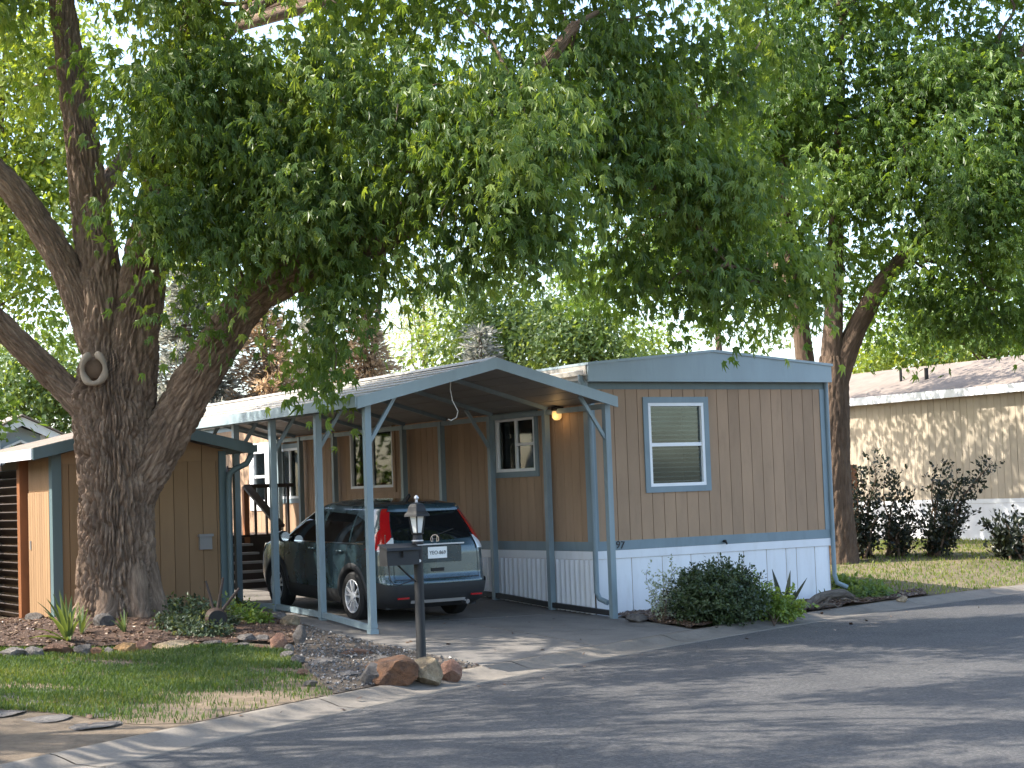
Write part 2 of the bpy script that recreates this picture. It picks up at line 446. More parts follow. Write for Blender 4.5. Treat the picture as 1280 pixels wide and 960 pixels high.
def text_part(name, txt, size, mat, loc, rot, parent, depth=.004):
    c = bpy.data.curves.new(name, 'FONT'); c.body = txt; c.size = size; c.extrude = depth; c.align_x = 'CENTER'; c.align_y = 'CENTER'
    t = bpy.data.objects.new(name, c); COL.objects.link(t)
    dg = bpy.context.evaluated_depsgraph_get()
    me = bpy.data.meshes.new_from_object(t.evaluated_get(dg))
    bpy.data.objects.remove(t); me.materials.clear(); me.materials.append(MAT[mat])
    o = bpy.data.objects.new(name, me); o.location = loc; o.rotation_euler = rot
    return link(o, parent)
def sheet(name, poly, res, mat, dz, kind='structure', parent=None, rough=0.0):
    poly = [Vector((p[0], p[1])) for p in poly]; n = len(poly)
    xs = [p.x for p in poly]; ys = [p.y for p in poly]
    P = []; E = []
    for i in range(n):
        a, b = poly[i], poly[(i + 1) % n]; k = max(1, int((b - a).length / res))
        for j in range(k): P.append(a.lerp(b, j / k))
    m = len(P); E = [(i, (i + 1) % m) for i in range(m)]
    X = np.arange(min(xs), max(xs), res); Y = np.arange(min(ys), max(ys), res)
    px = np.array([p.x for p in poly]); py = np.array([p.y for p in poly])
    for x in X:
        for y in Y:
            if inside(x + .01, y + .01, px, py): P.append(Vector((x + .01 + random.uniform(-.2, .2) * res, y + .01 + random.uniform(-.2, .2) * res)))
    v, e, f, *_ = delaunay_2d_cdt(P, E, [], 1, 1e-5)
    V = np.array([(q.x, q.y) for q in v]); Z = zg(V[:, 0], V[:, 1]) + dz
    if rough: Z = Z + RNG.random(len(Z)) * rough
    me = bpy.data.meshes.new(name); me.from_pydata([(a[0], a[1], z) for a, z in zip(V, Z)], [], [tuple(q) for q in f])
    me.materials.append(MAT[mat]); me.polygons.foreach_set('use_smooth', [True] * len(me.polygons)); me.update()
    bm = bmesh.new(); bm.from_mesh(me); bmesh.ops.recalc_face_normals(bm, faces=bm.faces)
    if sum(fc.normal.z for fc in bm.faces) < 0: bmesh.ops.reverse_faces(bm, faces=bm.faces)
    bm.to_mesh(me); bm.free()
    o = link(bpy.data.objects.new(name, me), parent); 
    if kind: o['kind'] = kind
    return o
def inside(x, y, px, py):
    c = False; n = len(px); j = n - 1
    for i in range(n):
        if (py[i] > y) != (py[j] > y) and x < (px[j] - px[i]) * (y - py[i]) / (py[j] - py[i]) + px[i]: c = not c
        j = i
    return c
def inside_np(X, Y, poly):
    px, py = np.array(poly)[:, 0], np.array(poly)[:, 1]
    c = np.zeros(X.shape, bool); j = len(px) - 1
    for i in range(len(px)):
        with np.errstate(divide='ignore', invalid='ignore'):
            t = ((py[i] > Y) != (py[j] > Y)) & (X < (px[j] - px[i]) * (Y - py[i]) / (py[j] - py[i]) + px[i])
        c ^= t; j = i
    return c

# ---- leaves --------------------------------------------------------------
MAPLE_V = np.array([(0, 0, 0), (0, 1, -.14), (.12, .46, .03), (-.12, .46, .03), (.40, .80, -.12), (.25, .30, .01), (-.40, .80, -.12), (-.25, .30, .01), (.36, .16, -.06), (-.36, .16, -.06)])
MAPLE_F = np.array([(0, 2, 1), (0, 1, 3), (0, 5, 4), (0, 4, 2), (0, 3, 6), (0, 6, 7), (0, 8, 5), (0, 7, 9)])
OVAL_V = np.array([(0, 0, 0), (.28, .45, .05), (0, 1, -.06), (-.28, .45, .05)])
OVAL_F = np.array([(0, 1, 2), (0, 2, 3)])
NEEDLE_V = np.array([(0, 0, 0), (.09, .4, .02), (0, 1, 0), (-.09, .4, .02)])
def norm(a): return a / (np.linalg.norm(a, axis=1, keepdims=True) + 1e-9)
def leaves(C, D, Nn, S, tint, tv, tf):
    D = norm(D); X = norm(np.cross(D, Nn)); Z = np.cross(X, D)
    k = len(tv)
    V = C[:, None, :] + S[:, None, None] * (tv[None, :, 0:1] * X[:, None, :] + tv[None, :, 1:2] * D[:, None, :] + tv[None, :, 2:3] * Z[:, None, :])
    F = (np.arange(len(C))[:, None, None] * k + tf[None]).reshape(-1, 3)
    return V.reshape(-1, 3), F, np.repeat(tint, k)
def crown(clumps, leaf, per=14, droop=.7, sprig=.45, tv=MAPLE_V, tf=MAPLE_F, spread=.13, rng=RNG, upn=.6, shell=.33, clumpy=0, gsize=.2):
    """clumps: list of (center, (rx,ry,rz), n_sprigs). Each sprig is a drooping shoot set with leaves."""
    Cs, Ds, Ns, Ss, Ts = [], [], [], [], []
    for c, r_, ns in clumps:
        c = np.asarray(c, float); r_ = np.asarray(r_, float); ns = int(ns)
        if ns < 1: continue
        q = norm(rng.normal(size=(ns, 3))); rad = rng.random(ns) ** shell
        # lumpy outline
        rad = rad * (1 + .16 * np.sin(q[:, 0] * 5 + c[0] * 3) * np.cos(q[:, 2] * 6 + c[1]))
        base = c + q * rad[:, None] * r_
        if clumpy:
            ng = max(2, int(ns / clumpy)); gi = rng.integers(0, ng, ns)
            base = base[gi] + rng.normal(size=(ns, 3)) * gsize * np.array([1, 1, .75]); q = q[gi]
        out = norm(q * np.array([1, 1, .35]) + rng.normal(size=(ns, 3)) * .5 + np.array([0, 0, -droop]))
        ct = rng.random() * .3 + rng.normal(size=ns) * .13
        if clumpy: ct = ct * .7 + (rng.normal(size=ng) * .14)[gi]
        t = rng.random((ns, per))
        L = sprig * (.6 + .8 * rng.random(ns))
        P = base[:, None, :] + out[:, None, :] * (t * L[:, None])[..., None]
        P[..., 2] -= droop * .35 * (t ** 2) * L[:, None]
        P += rng.normal(size=P.shape) * spread * sprig / .45
        d = out[:, None, :] * .5 + rng.normal(size=P.shape) * .42 + np.array([0, 0, -droop * 1.1])
        nn = rng.normal(size=P.shape) * .5 + np.array([0, 0, upn]) + q[:, None, :] * .5 + out[:, None, :] * .4
        Cs.append(P.reshape(-1, 3)); Ds.append(d.reshape(-1, 3)); Ns.append(nn.reshape(-1, 3))
        Ss.append(leaf * (.6 + .65 * rng.random(ns * per)))
        tt = .25 + ct[:, None] + rng.random((ns, per)) * .42
        Ts.append(np.clip(tt, 0, 1).ravel())
    return leaves(np.concatenate(Cs), np.concatenate(Ds), np.concatenate(Ns), np.concatenate(Ss), np.concatenate(Ts), tv, tf)

def spline(pts, rad, n):
    pts = np.asarray(pts, float); rad = np.asarray(rad, float)
    d = np.r_[0, np.cumsum(np.linalg.norm(np.diff(pts, axis=0), axis=1))]
    # Catmull-Rom through the points, uniformly resampled
    P = np.vstack([2 * pts[0] - pts[1], pts, 2 * pts[-1] - pts[-2]])
    s = np.linspace(0, d[-1], n); out = []; ro = np.interp(s, d, rad)
    for q in s:
        i = min(np.searchsorted(d, q, side='right') - 1, len(pts) - 2); t = (q - d[i]) / (d[i + 1] - d[i])
        p0, p1, p2, p3 = P[i:i + 4]
        out.append(.5 * ((2 * p1) + (-p0 + p2) * t + (2 * p0 - 5 * p1 + 4 * p2 - p3) * t * t + (-p0 + 3 * p1 - 3 * p2 + p3) * t ** 3))
    return np.array(out), ro, s
def cellular(u, v, per_u, seed=0):
    """furrowed bark: returns distance to the border of stretched cells; u periodic with per_u cells"""
    iu, iv = np.floor(u).astype(int), np.floor(v).astype(int)
    f1 = np.full(u.shape, 9.0); f2 = np.full(u.shape, 9.0)
    for a in (-1, 0, 1):
        for b_ in (-1, 0, 1):
            cu, cv = iu + a, iv + b_
            h = (np.mod(cu, per_u) * 73856093 ^ (cv + 9999) * 19349663 ^ seed * 83492791) & 0x7fffffff
            jx = ((h * 1103515245 + 12345) & 0x7fffffff) % 1000 / 1000.; jy = ((h * 22695477 + 7) & 0x7fffffff) % 997 / 997.
            d = np.hypot(u - cu - jx, v - cv - jy)
            f2 = np.minimum(np.maximum(f1, d), f2); f1 = np.minimum(f1, d)
    return f2 - f1
def bark_tube(name, pts, rad, mat, parent, step=.03, cell=.075, depth=.03, seed=0, lump=.03, maxk=160):
    L = np.sum(np.linalg.norm(np.diff(np.asarray(pts, float), axis=0), axis=1))
    n = max(6, int(L / step)); P, r_, s = spline(pts, rad, n)
    rm = float(np.max(rad)); k = int(min(maxk, max(8, 2 * PI * rm / (step * .6))))
    T = norm(np.gradient(P, axis=0)); X = np.zeros_like(P)
    x = np.cross(T[0], [0, 0, 1.]) if abs(T[0][2]) < .9 else np.array([1., 0, 0])
    for i in range(n):
        x = x - T[i] * np.dot(x, T[i]); x = x / np.linalg.norm(x); X[i] = x
    Y = np.cross(T, X)
    A = np.linspace(0, 2 * PI, k, endpoint=False)[None, :] + np.zeros((n, 1)); S = s[:, None] + np.zeros((1, k))
    per = max(5, int(2 * PI * np.mean(rad) / cell))
    wob = .45 * np.sin(S * 1.7 + 2 * np.sin(A * 2 + seed)) + .22 * np.sin(S * 7.3 + A * 3 + seed) + .10 * np.sin(S * 23 + A * 5)
    u = A / (2 * PI) * per + wob; v = S / (cell * 9.5) + .35 * np.sin(A * 5 + seed)
    e = cellular(u, v, per, seed)
    e2 = cellular(u * 2 + 3.3, v * 3.3, per * 2, seed + 5)
    dep = depth * (np.minimum(e * 2.0, 1) ** .55 - .65) + depth * .35 * (np.minimum(e2 * 2.4, 1) - .5)
    dep = dep * np.clip(r_[:, None] / .28, .2, 1.25)
    dep = dep + lump * r_[:, None] * (np.sin(A * 3 + S * 1.3 + seed) + np.sin(A * 2 - S * 2.2 + 2 * seed)) * .5
    rr = r_[:, None] + dep
    V = P[:, None, :] + rr[..., None] * (np.cos(A)[..., None] * X[:, None, :] + np.sin(A)[..., None] * Y[:, None, :])
    V = V.reshape(-1, 3)
    i, j = np.meshgrid(np.arange(n - 1), np.arange(k), indexing='ij'); j2 = (j + 1) % k
    F = np.stack([i * k + j, i * k + j2, (i + 1) * k + j2, (i + 1) * k + j], -1).reshape(-1, 4)
    uv = np.stack([np.cos(A) * np.mean(rad), S, np.sin(A) * np.mean(rad)], -1).reshape(-1, 3)
    # stretch-ready coordinate: around, along
    uv = np.stack([(A * r_[:, None]), S, np.zeros_like(S) + seed], -1).reshape(-1, 3)
    return np_obj(name, V, F, mat, parent, True, {'bark': uv})

# ================================================================== SETTING
# ---- ground sheet to the horizon
gx = np.unique(np.r_[-400, -200, -100, -60, -40, np.arange(-26, 26, .35), 30, 40, 60, 100, 200, 400])
gy = np.unique(np.r_[-400, -200, -100, -60, -40, np.arange(-24, 22, .35), 26, 32, 40, 60, 100, 200, 400])
GX, GY = np.meshgrid(gx, gy, indexing='ij')
GZ = zg(GX, GY) - .008
ss = kerb_s(GX, GY)
GZ = np.where((ss < .45) & (ss > -7.5), GZ - .06, GZ)
GZ = np.where((GX > -4.4) & (GX < 4.6) & (GY > -4) & (GY < 17) & (ss > .3), GZ - .03, GZ)
i, j = np.meshgrid(np.arange(len(gx) - 1), np.arange(len(gy) - 1), indexing='ij'); m = len(gy)
Fg = np.stack([i * m + j, (i + 1) * m + j, (i + 1) * m + j + 1, i * m + j + 1], -1).reshape(-1, 4)
g = np_obj('ground', np.stack([GX, GY, GZ], -1).reshape(-1, 3), Fg, 'dirt'); g['kind'] = 'structure'

def strip(name, X0, X1, srows, zrows, mat, step=.4, parent=None, thick=0.0, kind='structure'):
    X = np.arange(X0, X1 + step * .5, step) if X1 - X0 > step else np.array([X0, X1]); X[-1] = X1
    nx, ny = kerb_n(X); ky = kerb_y(X); s = np.asarray(srows); k = len(s)
    V = np.stack([X[:, None] + nx[:, None] * s[None], ky[:, None] + ny[:, None] * s[None], np.zeros((len(X), 1)) + np.asarray(zrows)[None]], -1)
    i, j = np.meshgrid(np.arange(len(X) - 1), np.arange(k - 1), indexing='ij')
    F = np.stack([i * k + j, (i + 1) * k + j, (i + 1) * k + j + 1, i * k + j + 1], -1).reshape(-1, 4)
    o = np_obj(name, V.reshape(-1, 3), F, mat, parent)
    if kind: o['kind'] = kind
    return o
sr = np.linspace(-7.2, .03, 30)
strip('street', -45, 70, sr, -.12 - .012 * np.abs(sr / 7.0) ** 2, 'asphalt', .5)
kerb = empty('kerb', (0, 0, 0), kind='structure')
x = -30.0; kseg = 0
while x < 45:
    strip('kerb_section', x, x + 2.93, [0, .02, .1, .30, .42, .5, .56, .565], [-.16, -.113, -.118, -.108, -.07, -.048, -.043, -.15], 'gutter', .4, kerb, kind=None)
    x += 2.945

# ---- driveway slabs
drive = empty('driveway', (0, 0, 0), kind='structure')
def drive_edge(xl): return kerb_y(xl) + .575 / kerb_n(xl)[1]
ycuts = [None, -1.62, .42, 2.46, 4.5, 6.6, 9.2]
xcuts = [-4.17, -2.1, .02]
for ci in range(2):
    xa, xb = xcuts[ci] + .014, xcuts[ci + 1] - .014
    for ri in range(6):
        y0, y1 = ycuts[ri], ycuts[ri + 1] - .016
        nu, nv = 8, 8
        V = []; F = []
        for a in range(nu + 1):
            X = xa + (xb - xa) * a / nu
            ya = drive_edge(X) if y0 is None else y0 + .016
            if ri == 0 and ci == 1: X = X - .0
            for b_ in range(nv + 1):
                Y = ya + (y1 - ya) * b_ / nv
                V.append((X, Y, float(zg(X, Y)) + .006))
        for a in range(nu):
            for b_ in range(nv):
                q = a * (nv + 1) + b_; F.append((q, q + nv + 1, q + nv + 2, q + 1))
        top = len(V); rim = [a * (nv + 1) for a in range(nu + 1)] + [nu * (nv + 1) + b_ for b_ in range(1, nv + 1)] + [a * (nv + 1) + nv for a in range(nu - 1, -1, -1)] + [b_ for b_ in range(nv - 1, 0, -1)]
        for q in rim: V.append((V[q][0], V[q][1], V[q][2] - .08))
        for a in range(len(rim)): F.append((rim[a], top + a, top + (a + 1) % len(rim), rim[(a + 1) % len(rim)]))
        mb = MB(); mb.add(V, F); mb.build('concrete_slab', 'concrete', drive)

# ---- beds, lawns
def pg(L): return [tuple(gp(x, y)[:2]) for x, y in L]
lawn_l = pg([(-120, 812), (0, 812), (100, 812), (200, 809), (300, 806), (360, 814), (385, 842), (418, 868), (408, 873)]) + [(xq, float(kerb_y(xq)) + .63 / float(kerb_n(xq)[1])) for xq in (-6.55, -7.0, -7.6, -8.2)] + pg([(170, 905), (60, 890), (-120, 880)])
sheet('lawn', lawn_l, .25, 'dirt', -.004)
bed_l = pg([(-120, 780), (0, 777), (60, 768), (120, 760), (200, 758), (290, 756), (330, 768), (372, 786), (366, 806), (300, 803), (200, 806), (100, 810), (0, 811), (-120, 812)])
sheet('planting_bed', bed_l, .2, 'mulch', .012, rough=.03)
grav = [(-4.2, .75), (-4.2, drive_edge(-4.2)), (-5.0, drive_edge(-5.0)), (-5.75, drive_edge(-5.75) + .05)] + pg([(418, 868), (388, 842), (368, 812), (372, 790)])
sheet('gravel_path', grav, .2, 'gravelbase', -.002, rough=.012)
nxk = [4.75, 3.6, 2.4, 1.2, .1]
bed_f = [(.04, -.3), (.6, .05), (4.35, .05), (6.6, .45), (6.0, kerb_y(6.0) + .62)] + [(float(q - .2), float(kerb_y(q) + .64)) for q in nxk] + [(.03, float(kerb_y(0.0)) + .66)]
sheet('planting_bed', bed_f, .2, 'mulch', .006, rough=.035)
lawn_r = [(4.5, .55), (6.2, float(kerb_y(6.2)) + .62), (9, float(kerb_y(9)) + .62), (13, float(kerb_y(13)) + .62), (24, float(kerb_y(24)) + .7), (24, 9), (14.6, 9), (14.6, 22), (4.6, 22)]
sheet('lawn', lawn_r, .5, 'lawnsoil', .0)

def blades(name, n, poly, h, mat, seed, wid=.006, mask=None, lean=.5, tint=(.2, .5)):
    rng = np.random.default_rng(seed); P = np.array(poly); lo, hi = P.min(0), P.max(0)
    q = rng.random((int(n), 2)) * (hi - lo) + lo; q = q[inside_np(q[:, 0], q[:, 1], poly)]
    if mask is not None: q = q[mask(q, rng)]
    k = len(q); z = zg(q[:, 0], q[:, 1]) - .004
    a = rng.random(k) * 2 * PI; hh = h * (.45 + .8 * rng.random(k))
    d = np.stack([np.cos(a) * lean, np.sin(a) * lean, np.ones(k)], 1) * (.4 + .6 * rng.random((k, 1))) + np.array([0, 0, .6])
    C = np.column_stack([q, z]); nn = np.column_stack([np.cos(a + 1.2), np.sin(a + 1.2), np.zeros(k)])
    tv = np.array([(-wid / h * .8, 0, 0), (wid / h * .8, 0, 0), (wid / h * .6, .55, .03), (-wid / h * .6, .55, .03), (0, 1, .16)])
    tf = np.array([(0, 1, 2), (0, 2, 3), (3, 2, 4)])
    pt = .5 + .25 * np.sin(q[:, 0] * 2.1 + 1) * np.cos(q[:, 1] * 2.7) 
    t = np.clip(tint[0] + tint[1] * rng.random(k) + (pt - .5) * .8, 0, 1)
    V, F, T = leaves(C, d, nn, hh, t, tv, tf)
    o = np_obj(name, V, F, mat, None, False, {'tint': T}); o['kind'] = 'stuff'; return o
def lawn_mask(q, rng):
    # bare patches towards the street side
    s = kerb_s(q[:, 0], q[:, 1]); b = np.clip((s - 1.0) / 1.5, .12, 1) 
    pat = .5 + .5 * np.sin(q[:, 0] * 2.3) * np.sin(q[:, 1] * 1.9 + 2) + .35 * np.sin(q[:, 0] * 5.1 + q[:, 1] * 4.3)
    return rng.random(len(q)) < np.clip(b * (.35 + pat), 0, 1)
tag(blades('grass', 150000, lawn_l, .05, 'grass', 3, .006, lawn_mask), 'mown green grass in front of the stone edged bed', 'grass')
tag(blades('grass', 90000, lawn_r, .06, 'grass_dry', 4, .012, lambda q, r_: (q[:, 1] < 9) & (q[:, 0] < 20)), 'sunlit lawn grass in front of the neighbouring home', 'grass')
def scatter(name, n, poly, size, mat, seed, flat=.35, mask=None, dz=.01):
    rng = np.random.default_rng(seed); P = np.array(poly); lo, hi = P.min(0), P.max(0)
    q = rng.random((int(n), 2)) * (hi - lo) + lo; q = q[inside_np(q[:, 0], q[:, 1], poly)]
    if mask is not None: q = q[mask(q, rng)]
    k = len(q); C = np.column_stack([q, zg(q[:, 0], q[:, 1]) + dz + .008 * rng.random(k)])
    d = rng.normal(size=(k, 3)); d[:, 2] *= .25
    nn = rng.normal(size=(k, 3)) * .35 + np.array([0, 0, 1.])
    ov = np.array([(0, -.5, 0), (.5, 0, 0), (0, .5, 0), (-.5, 0, 0), (0, 0, flat), (0, 0, -flat)])
    of = np.array([(0, 1, 4), (1, 2, 4), (2, 3, 4), (3, 0, 4), (1, 0, 5), (2, 1, 5), (3, 2, 5), (0, 3, 5)])
    V, F, T = leaves(C, d, nn, size * (.4 + 1.1 * rng.random(k) ** 2), rng.random(k), ov, of)
    o = np_obj(name, V, F, mat, None, False, {'tint': T}); o['kind'] = 'stuff'; return o
tag(scatter('wood_chips', 9000, bed_l, .05, 'chips', 11, .15, dz=.03), 'brown bark chips around the big tree', 'mulch')
tag(scatter('wood_chips', 7000, bed_f, .05, 'chips', 12, .15, dz=.028), 'brown bark chips in the bed by the white skirting', 'mulch')
tag(scatter('gravel', 3000, grav, .032, 'pebble', 13, .4, dz=.018), 'loose grey gravel beside the driveway', 'gravel')
litter_poly = [(-9, -7), (9, -1), (9, 1.5), (-1, 1.5), (-9, -2)]
tag(scatter('leaf_litter', 260, litter_poly, .05, 'chips', 17, .08, dz=.012), 'scattered dry leaves and chips on the street edge', 'leaves')

# ================================================================== HOUSES
_pc = {}
def plank_wall(parent, O, ang, L, z0, z1, pitch, mat, holes=(), ztop=None, name='siding_plank', gap=.009, th=.018, backing=True, offset=0.0):
    """planks stand on the plane through O, running along angle ang; outward normal is -90 deg from the run direction"""
    ca, sa = math.cos(ang), math.sin(ang)
    us = [0.0]; u = pitch - offset
    while u < L - .02: us.append(u); u += pitch
    us.append(L)
    for a, b in zip(us[:-1], us[1:]):
        t = z1 if ztop is None else None
        rects = []
        top_a, top_b = (z1, z1) if ztop is None else (ztop(a), ztop(b))
        hs = [h for h in holes if h[0] < b and h[1] > a]
        mb = MB(); key = None
        if not hs:
            if ztop is None:
                key = (round(b - a, 4), round(z1 - z0, 4), mat)
            g2 = gap / 2
            poly = [(g2, 0), (b - a - g2, 0), (b - a - g2, top_b - z0), (g2, top_a - z0)]
            if ztop is not None and a < ztop.__dict__.get('peak', -9) < b:
                pk = ztop.peak; poly.insert(3, (pk - a, ztop(pk) - z0))
            if key in _pc and key: me = _pc[key]
            else:
                mb.prism(poly, 'y', -th, 0); me = mb.mesh(name, mat)
                if key: _pc[key] = me
        else:
            h = hs[0]; g2 = gap / 2; x0, x1 = a + g2, b - g2; bxs = []
            if h[0] > x0: bxs.append((x0 - a, min(h[0], x1) - a, 0, z1 - z0))
            if h[1] < x1: bxs.append((max(h[1], x0) - a, x1 - a, 0, z1 - z0))
            xa, xb = max(x0, h[0]), min(x1, h[1])
            if xb > xa:
                if h[2] > z0: bxs.append((xa - a, xb - a, 0, h[2] - z0))
                if h[3] < z1: bxs.append((xa - a, xb - a, h[3] - z0, z1 - z0))
            for q in bxs:
                o = bpy.data.objects.new(name, MB().box(q[0], q[1], -th, 0, q[2], q[3]).mesh(name, mat))
                o.location = (O[0] + ca * a, O[1] + sa * a, z0); o.rotation_euler = (0, 0, ang); link(o, parent)
            continue
        o = bpy.data.objects.new(name, me); o.location = (O[0] + ca * a, O[1] + sa * a, z0); o.rotation_euler = (0, 0, ang)
        link(o, parent)
def frame_mb(u0, u1, z0, z1, w_, y0, y1):
    mb = MB(); mb.box(u0, u1, y0, y1, z1 - w_, z1); mb.box(u0, u1, y0, y1, z0, z0 + w_)
    mb.box(u0, u0 + w_, y0, y1, z0 + w_, z1 - w_); mb.box(u1 - w_, u1, y0, y1, z0 + w_, z1 - w_); return mb
def window(parent, O, ang, u0, u1, z0, z1, casing='trim', cw=.085, style='hung', blind=True, sash='white', proud=.05):
    """window in a wall; local x along the wall, -y outwards"""
    e = bpy.data.objects.new('window', None); e.location = (O[0], O[1], 0); e.rotation_euler = (0, 0, ang); link(e, parent)
    frame_mb(u0 - cw, u1 + cw, z0 - cw, z1 + cw, cw, -.018 - .022, -.016).build('casing', casing, e)
    sw = .045
    frame_mb(u0, u1, z0, z1, sw, -.035, .05).build('frame', sash, e)
    um, zm = (u0 + u1) / 2, (z0 + z1) / 2
    rects = []
    if style == 'hung':
        MB().box(u0 + sw, u1 - sw, -.02, .04, zm - .025, zm + .025).build('sash_rail', sash, e)
        rects = [(u0 + sw, u1 - sw, z0 + sw, zm - .025), (u0 + sw, u1 - sw, zm + .025, z1 - sw)]
    else:
        MB().box(um - .022, um + .022, -.02, .04, z0 + sw, z1 - sw).build('sash_rail', sash, e)
        if style == 'slider_rail':
            MB().box(um + .022, u1 - sw, -.015, .035, zm - .02, zm + .02).build('sash_rail', sash, e)
        rects = [(u0 + sw, um - .022, z0 + sw, z1 - sw), (um + .022, u1 - sw, z0 + sw, z1 - sw)]
    for a, b, c, d in rects:
        MB().box(a, b, .012, .016, c, d).build('pane', 'glass', e)
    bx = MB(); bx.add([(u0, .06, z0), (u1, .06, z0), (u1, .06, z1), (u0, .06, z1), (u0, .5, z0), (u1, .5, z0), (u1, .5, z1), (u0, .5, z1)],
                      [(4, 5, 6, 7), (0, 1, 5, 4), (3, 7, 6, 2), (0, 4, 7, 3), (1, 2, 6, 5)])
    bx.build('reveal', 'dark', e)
    if blind:
        mb = MB(); z = z1 - .06
        while z > z0 + .06:
            mb.add([(u0 + .05, .035, z + .005), (u1 - .05, .035, z + .005), (u1 - .05, .055, z - .012), (u0 + .05, .055, z - .012)], [(0, 1, 2, 3)]); z -= .066
        b_ = mb.build('blind', 'blind', e)
    return e

W_, HL = 4.27, 16.5
home = empty('mobile_home', (0, 0, 0), label='tan board sided mobile home with blue trim, white skirting and number 97', cat='mobile home')
Z1, ZT = .92, 3.27      # bottom of siding trim, underside of fascia
# core volume
MB().box(.03, W_ - .03, .62, HL - .03, .2, 3.3).build('wall_core', 'dark', home)
mbk = MB()
for (ua, ub, za, zb) in ((.03, .97, .2, 3.3), (2.0, W_ - .03, .2, 3.3), (.97, 2.0, .2, 1.78), (.97, 2.0, 2.99, 3.3)): mbk.box(ua, ub, .002, .62, za, zb)
mbk.build('wall_backing', 'siding', home)
def sh(us): return [(HL - b, HL - a, c, d) for a, b, c, d in us]
FW = (.985, 1.975, 1.785, 2.975)
plank_wall(home, (0, 0), 0, W_, Z1 + .12, ZT - .09, .203, 'siding', holes=[FW])
window(home, (0, 0), 0, *FW)
# side wall faces -X : run from far end to near end with outward normal -X  (ang = -90deg, run towards -Y)
SW = [(1.40, 2.52, 2.08, 2.88), (5.92, 7.55, 1.93, 2.98), (9.75, 10.65, 1.80, 2.75), (11.3, 11.95, 1.75, 2.75)]
plank_wall(home, (0, HL), -PI / 2, HL, Z1 + .12, ZT - .05, .203, 'siding', holes=sh(SW))
window(home, (0, HL), -PI / 2, *sh(SW)[0], style='slider_rail', blind=False)
window(home, (0, HL), -PI / 2, *sh(SW)[1], style='slider', blind=False, casing='siding')
window(home, (0, HL), -PI / 2, *sh(SW)[2], style='slider', blind=False, casing='trim')
window(home, (0, HL), -PI / 2, *sh(SW)[3], style='hung', blind=False, casing='white', cw=.16)
sb = MB(); 
def side_back(mb):
    ys = [0] 
    prev = .03
    for a, b, c, d in SW:
        mb.box(.003, .62, prev, a, .2, 3.3); mb.box(.003, .62, a, b, .2, c); mb.box(.003, .62, a, b, d, 3.3); prev = b
    mb.box(.003, .62, prev, HL - .03, .2, 3.3)
side_back(sb); sb.v = [(x_ if x_ > .01 else .0045, y_ if y_ > .04 else .63, z_) for x_, y_, z_ in sb.v]
sb.build('wall_backing', 'siding', home)
# trim boards
MB().box(-.024, W_ + .024, -.026, .0, Z1, Z1 + .13).build('trim_board', 'trim', home)
MB().box(-.026, .0, .002, HL, Z1, Z1 + .13).build('trim_board', 'trim', home)
MB().box(-.024, W_ + .024, -.024, .0, ZT - .10, ZT + .02).build('trim_board', 'greentrim', home)
MB().box(-.025, .0, .002, HL, ZT - .06, ZT + .02).build('trim_board', 'trim', home)
MB().box(-.030, .075, -.031, -.019, Z1 + .13, ZT - .10).build('corner_board', 'trim', home)
MB().box(-.032, -.019, -.030, .10, Z1 + .13, ZT - .06).build('corner_board', 'trim', home)
MB().box(W_ - .075, W_ + .03, -.031, -.019, Z1 + .13, ZT - .10).build('corner_board', 'trim', home)
# right wall (unseen side)
MB().box(W_ - .004, W_ + .01, .0, HL, .0, 3.3).build('side_wall', 'siding', home)
# fascia and roof
fz = [(-.10, 3.27), (W_ + .06, 3.27), (W_ + .06, 3.525), (2.08, 3.715), (-.10, 3.515)]
MB().prism(fz, 'y', -.17, -.13).build('fascia', 'fascia', home)
rz = [(-.12, 3.50), (-.12, 3.535), (2.08, 3.737), (W_ + .08, 3.547), (W_ + .08, 3.512), (2.08, 3.70)]
MB().prism(rz, 'y', -.19, HL + .1).build('roof', 'fascia', home)
MB().box(-.08, W_ + .04, -.13, HL, 3.292, 3.30).build('soffit', 'fascia', home)
MB().box(-.115, -.09, -.128, HL, 3.30, 3.50).build('fascia', 'roofmetal', home)
g_ = MB(); g_.prism([(-.20, 3.42), (-.185, 3.36), (-.13, 3.35), (-.118, 3.36), (-.118, 3.375), (-.13, 3.365), (-.18, 3.372), (-.19, 3.43)], 'y', -.16, HL); g_.build('gutter', 'roofmetal', home)
dpn = MB(); dpn.tube([(-.16, -.06, 3.37), (-.16, -.06, 3.30), (-.09, -.075, 3.18), (-.045, -.085, 3.10), (-.04, -.085, 2.0), (-.04, -.085, .36), (-.02, -.12, .27), (.02, -.26, .22)], .038, 10)
dpn.build('downspout', 'trim', home, auto=40)
dpn = MB(); dpn.tube([(W_ + .05, -.04, 3.28), (W_ + .045, -.045, 3.0), (W_ + .045, -.045, .36), (W_ + .07, -.07, .24), (W_ + .22, -.12, .17)], .035, 10)
dpn.build('downspout', 'trim', home, auto=40)
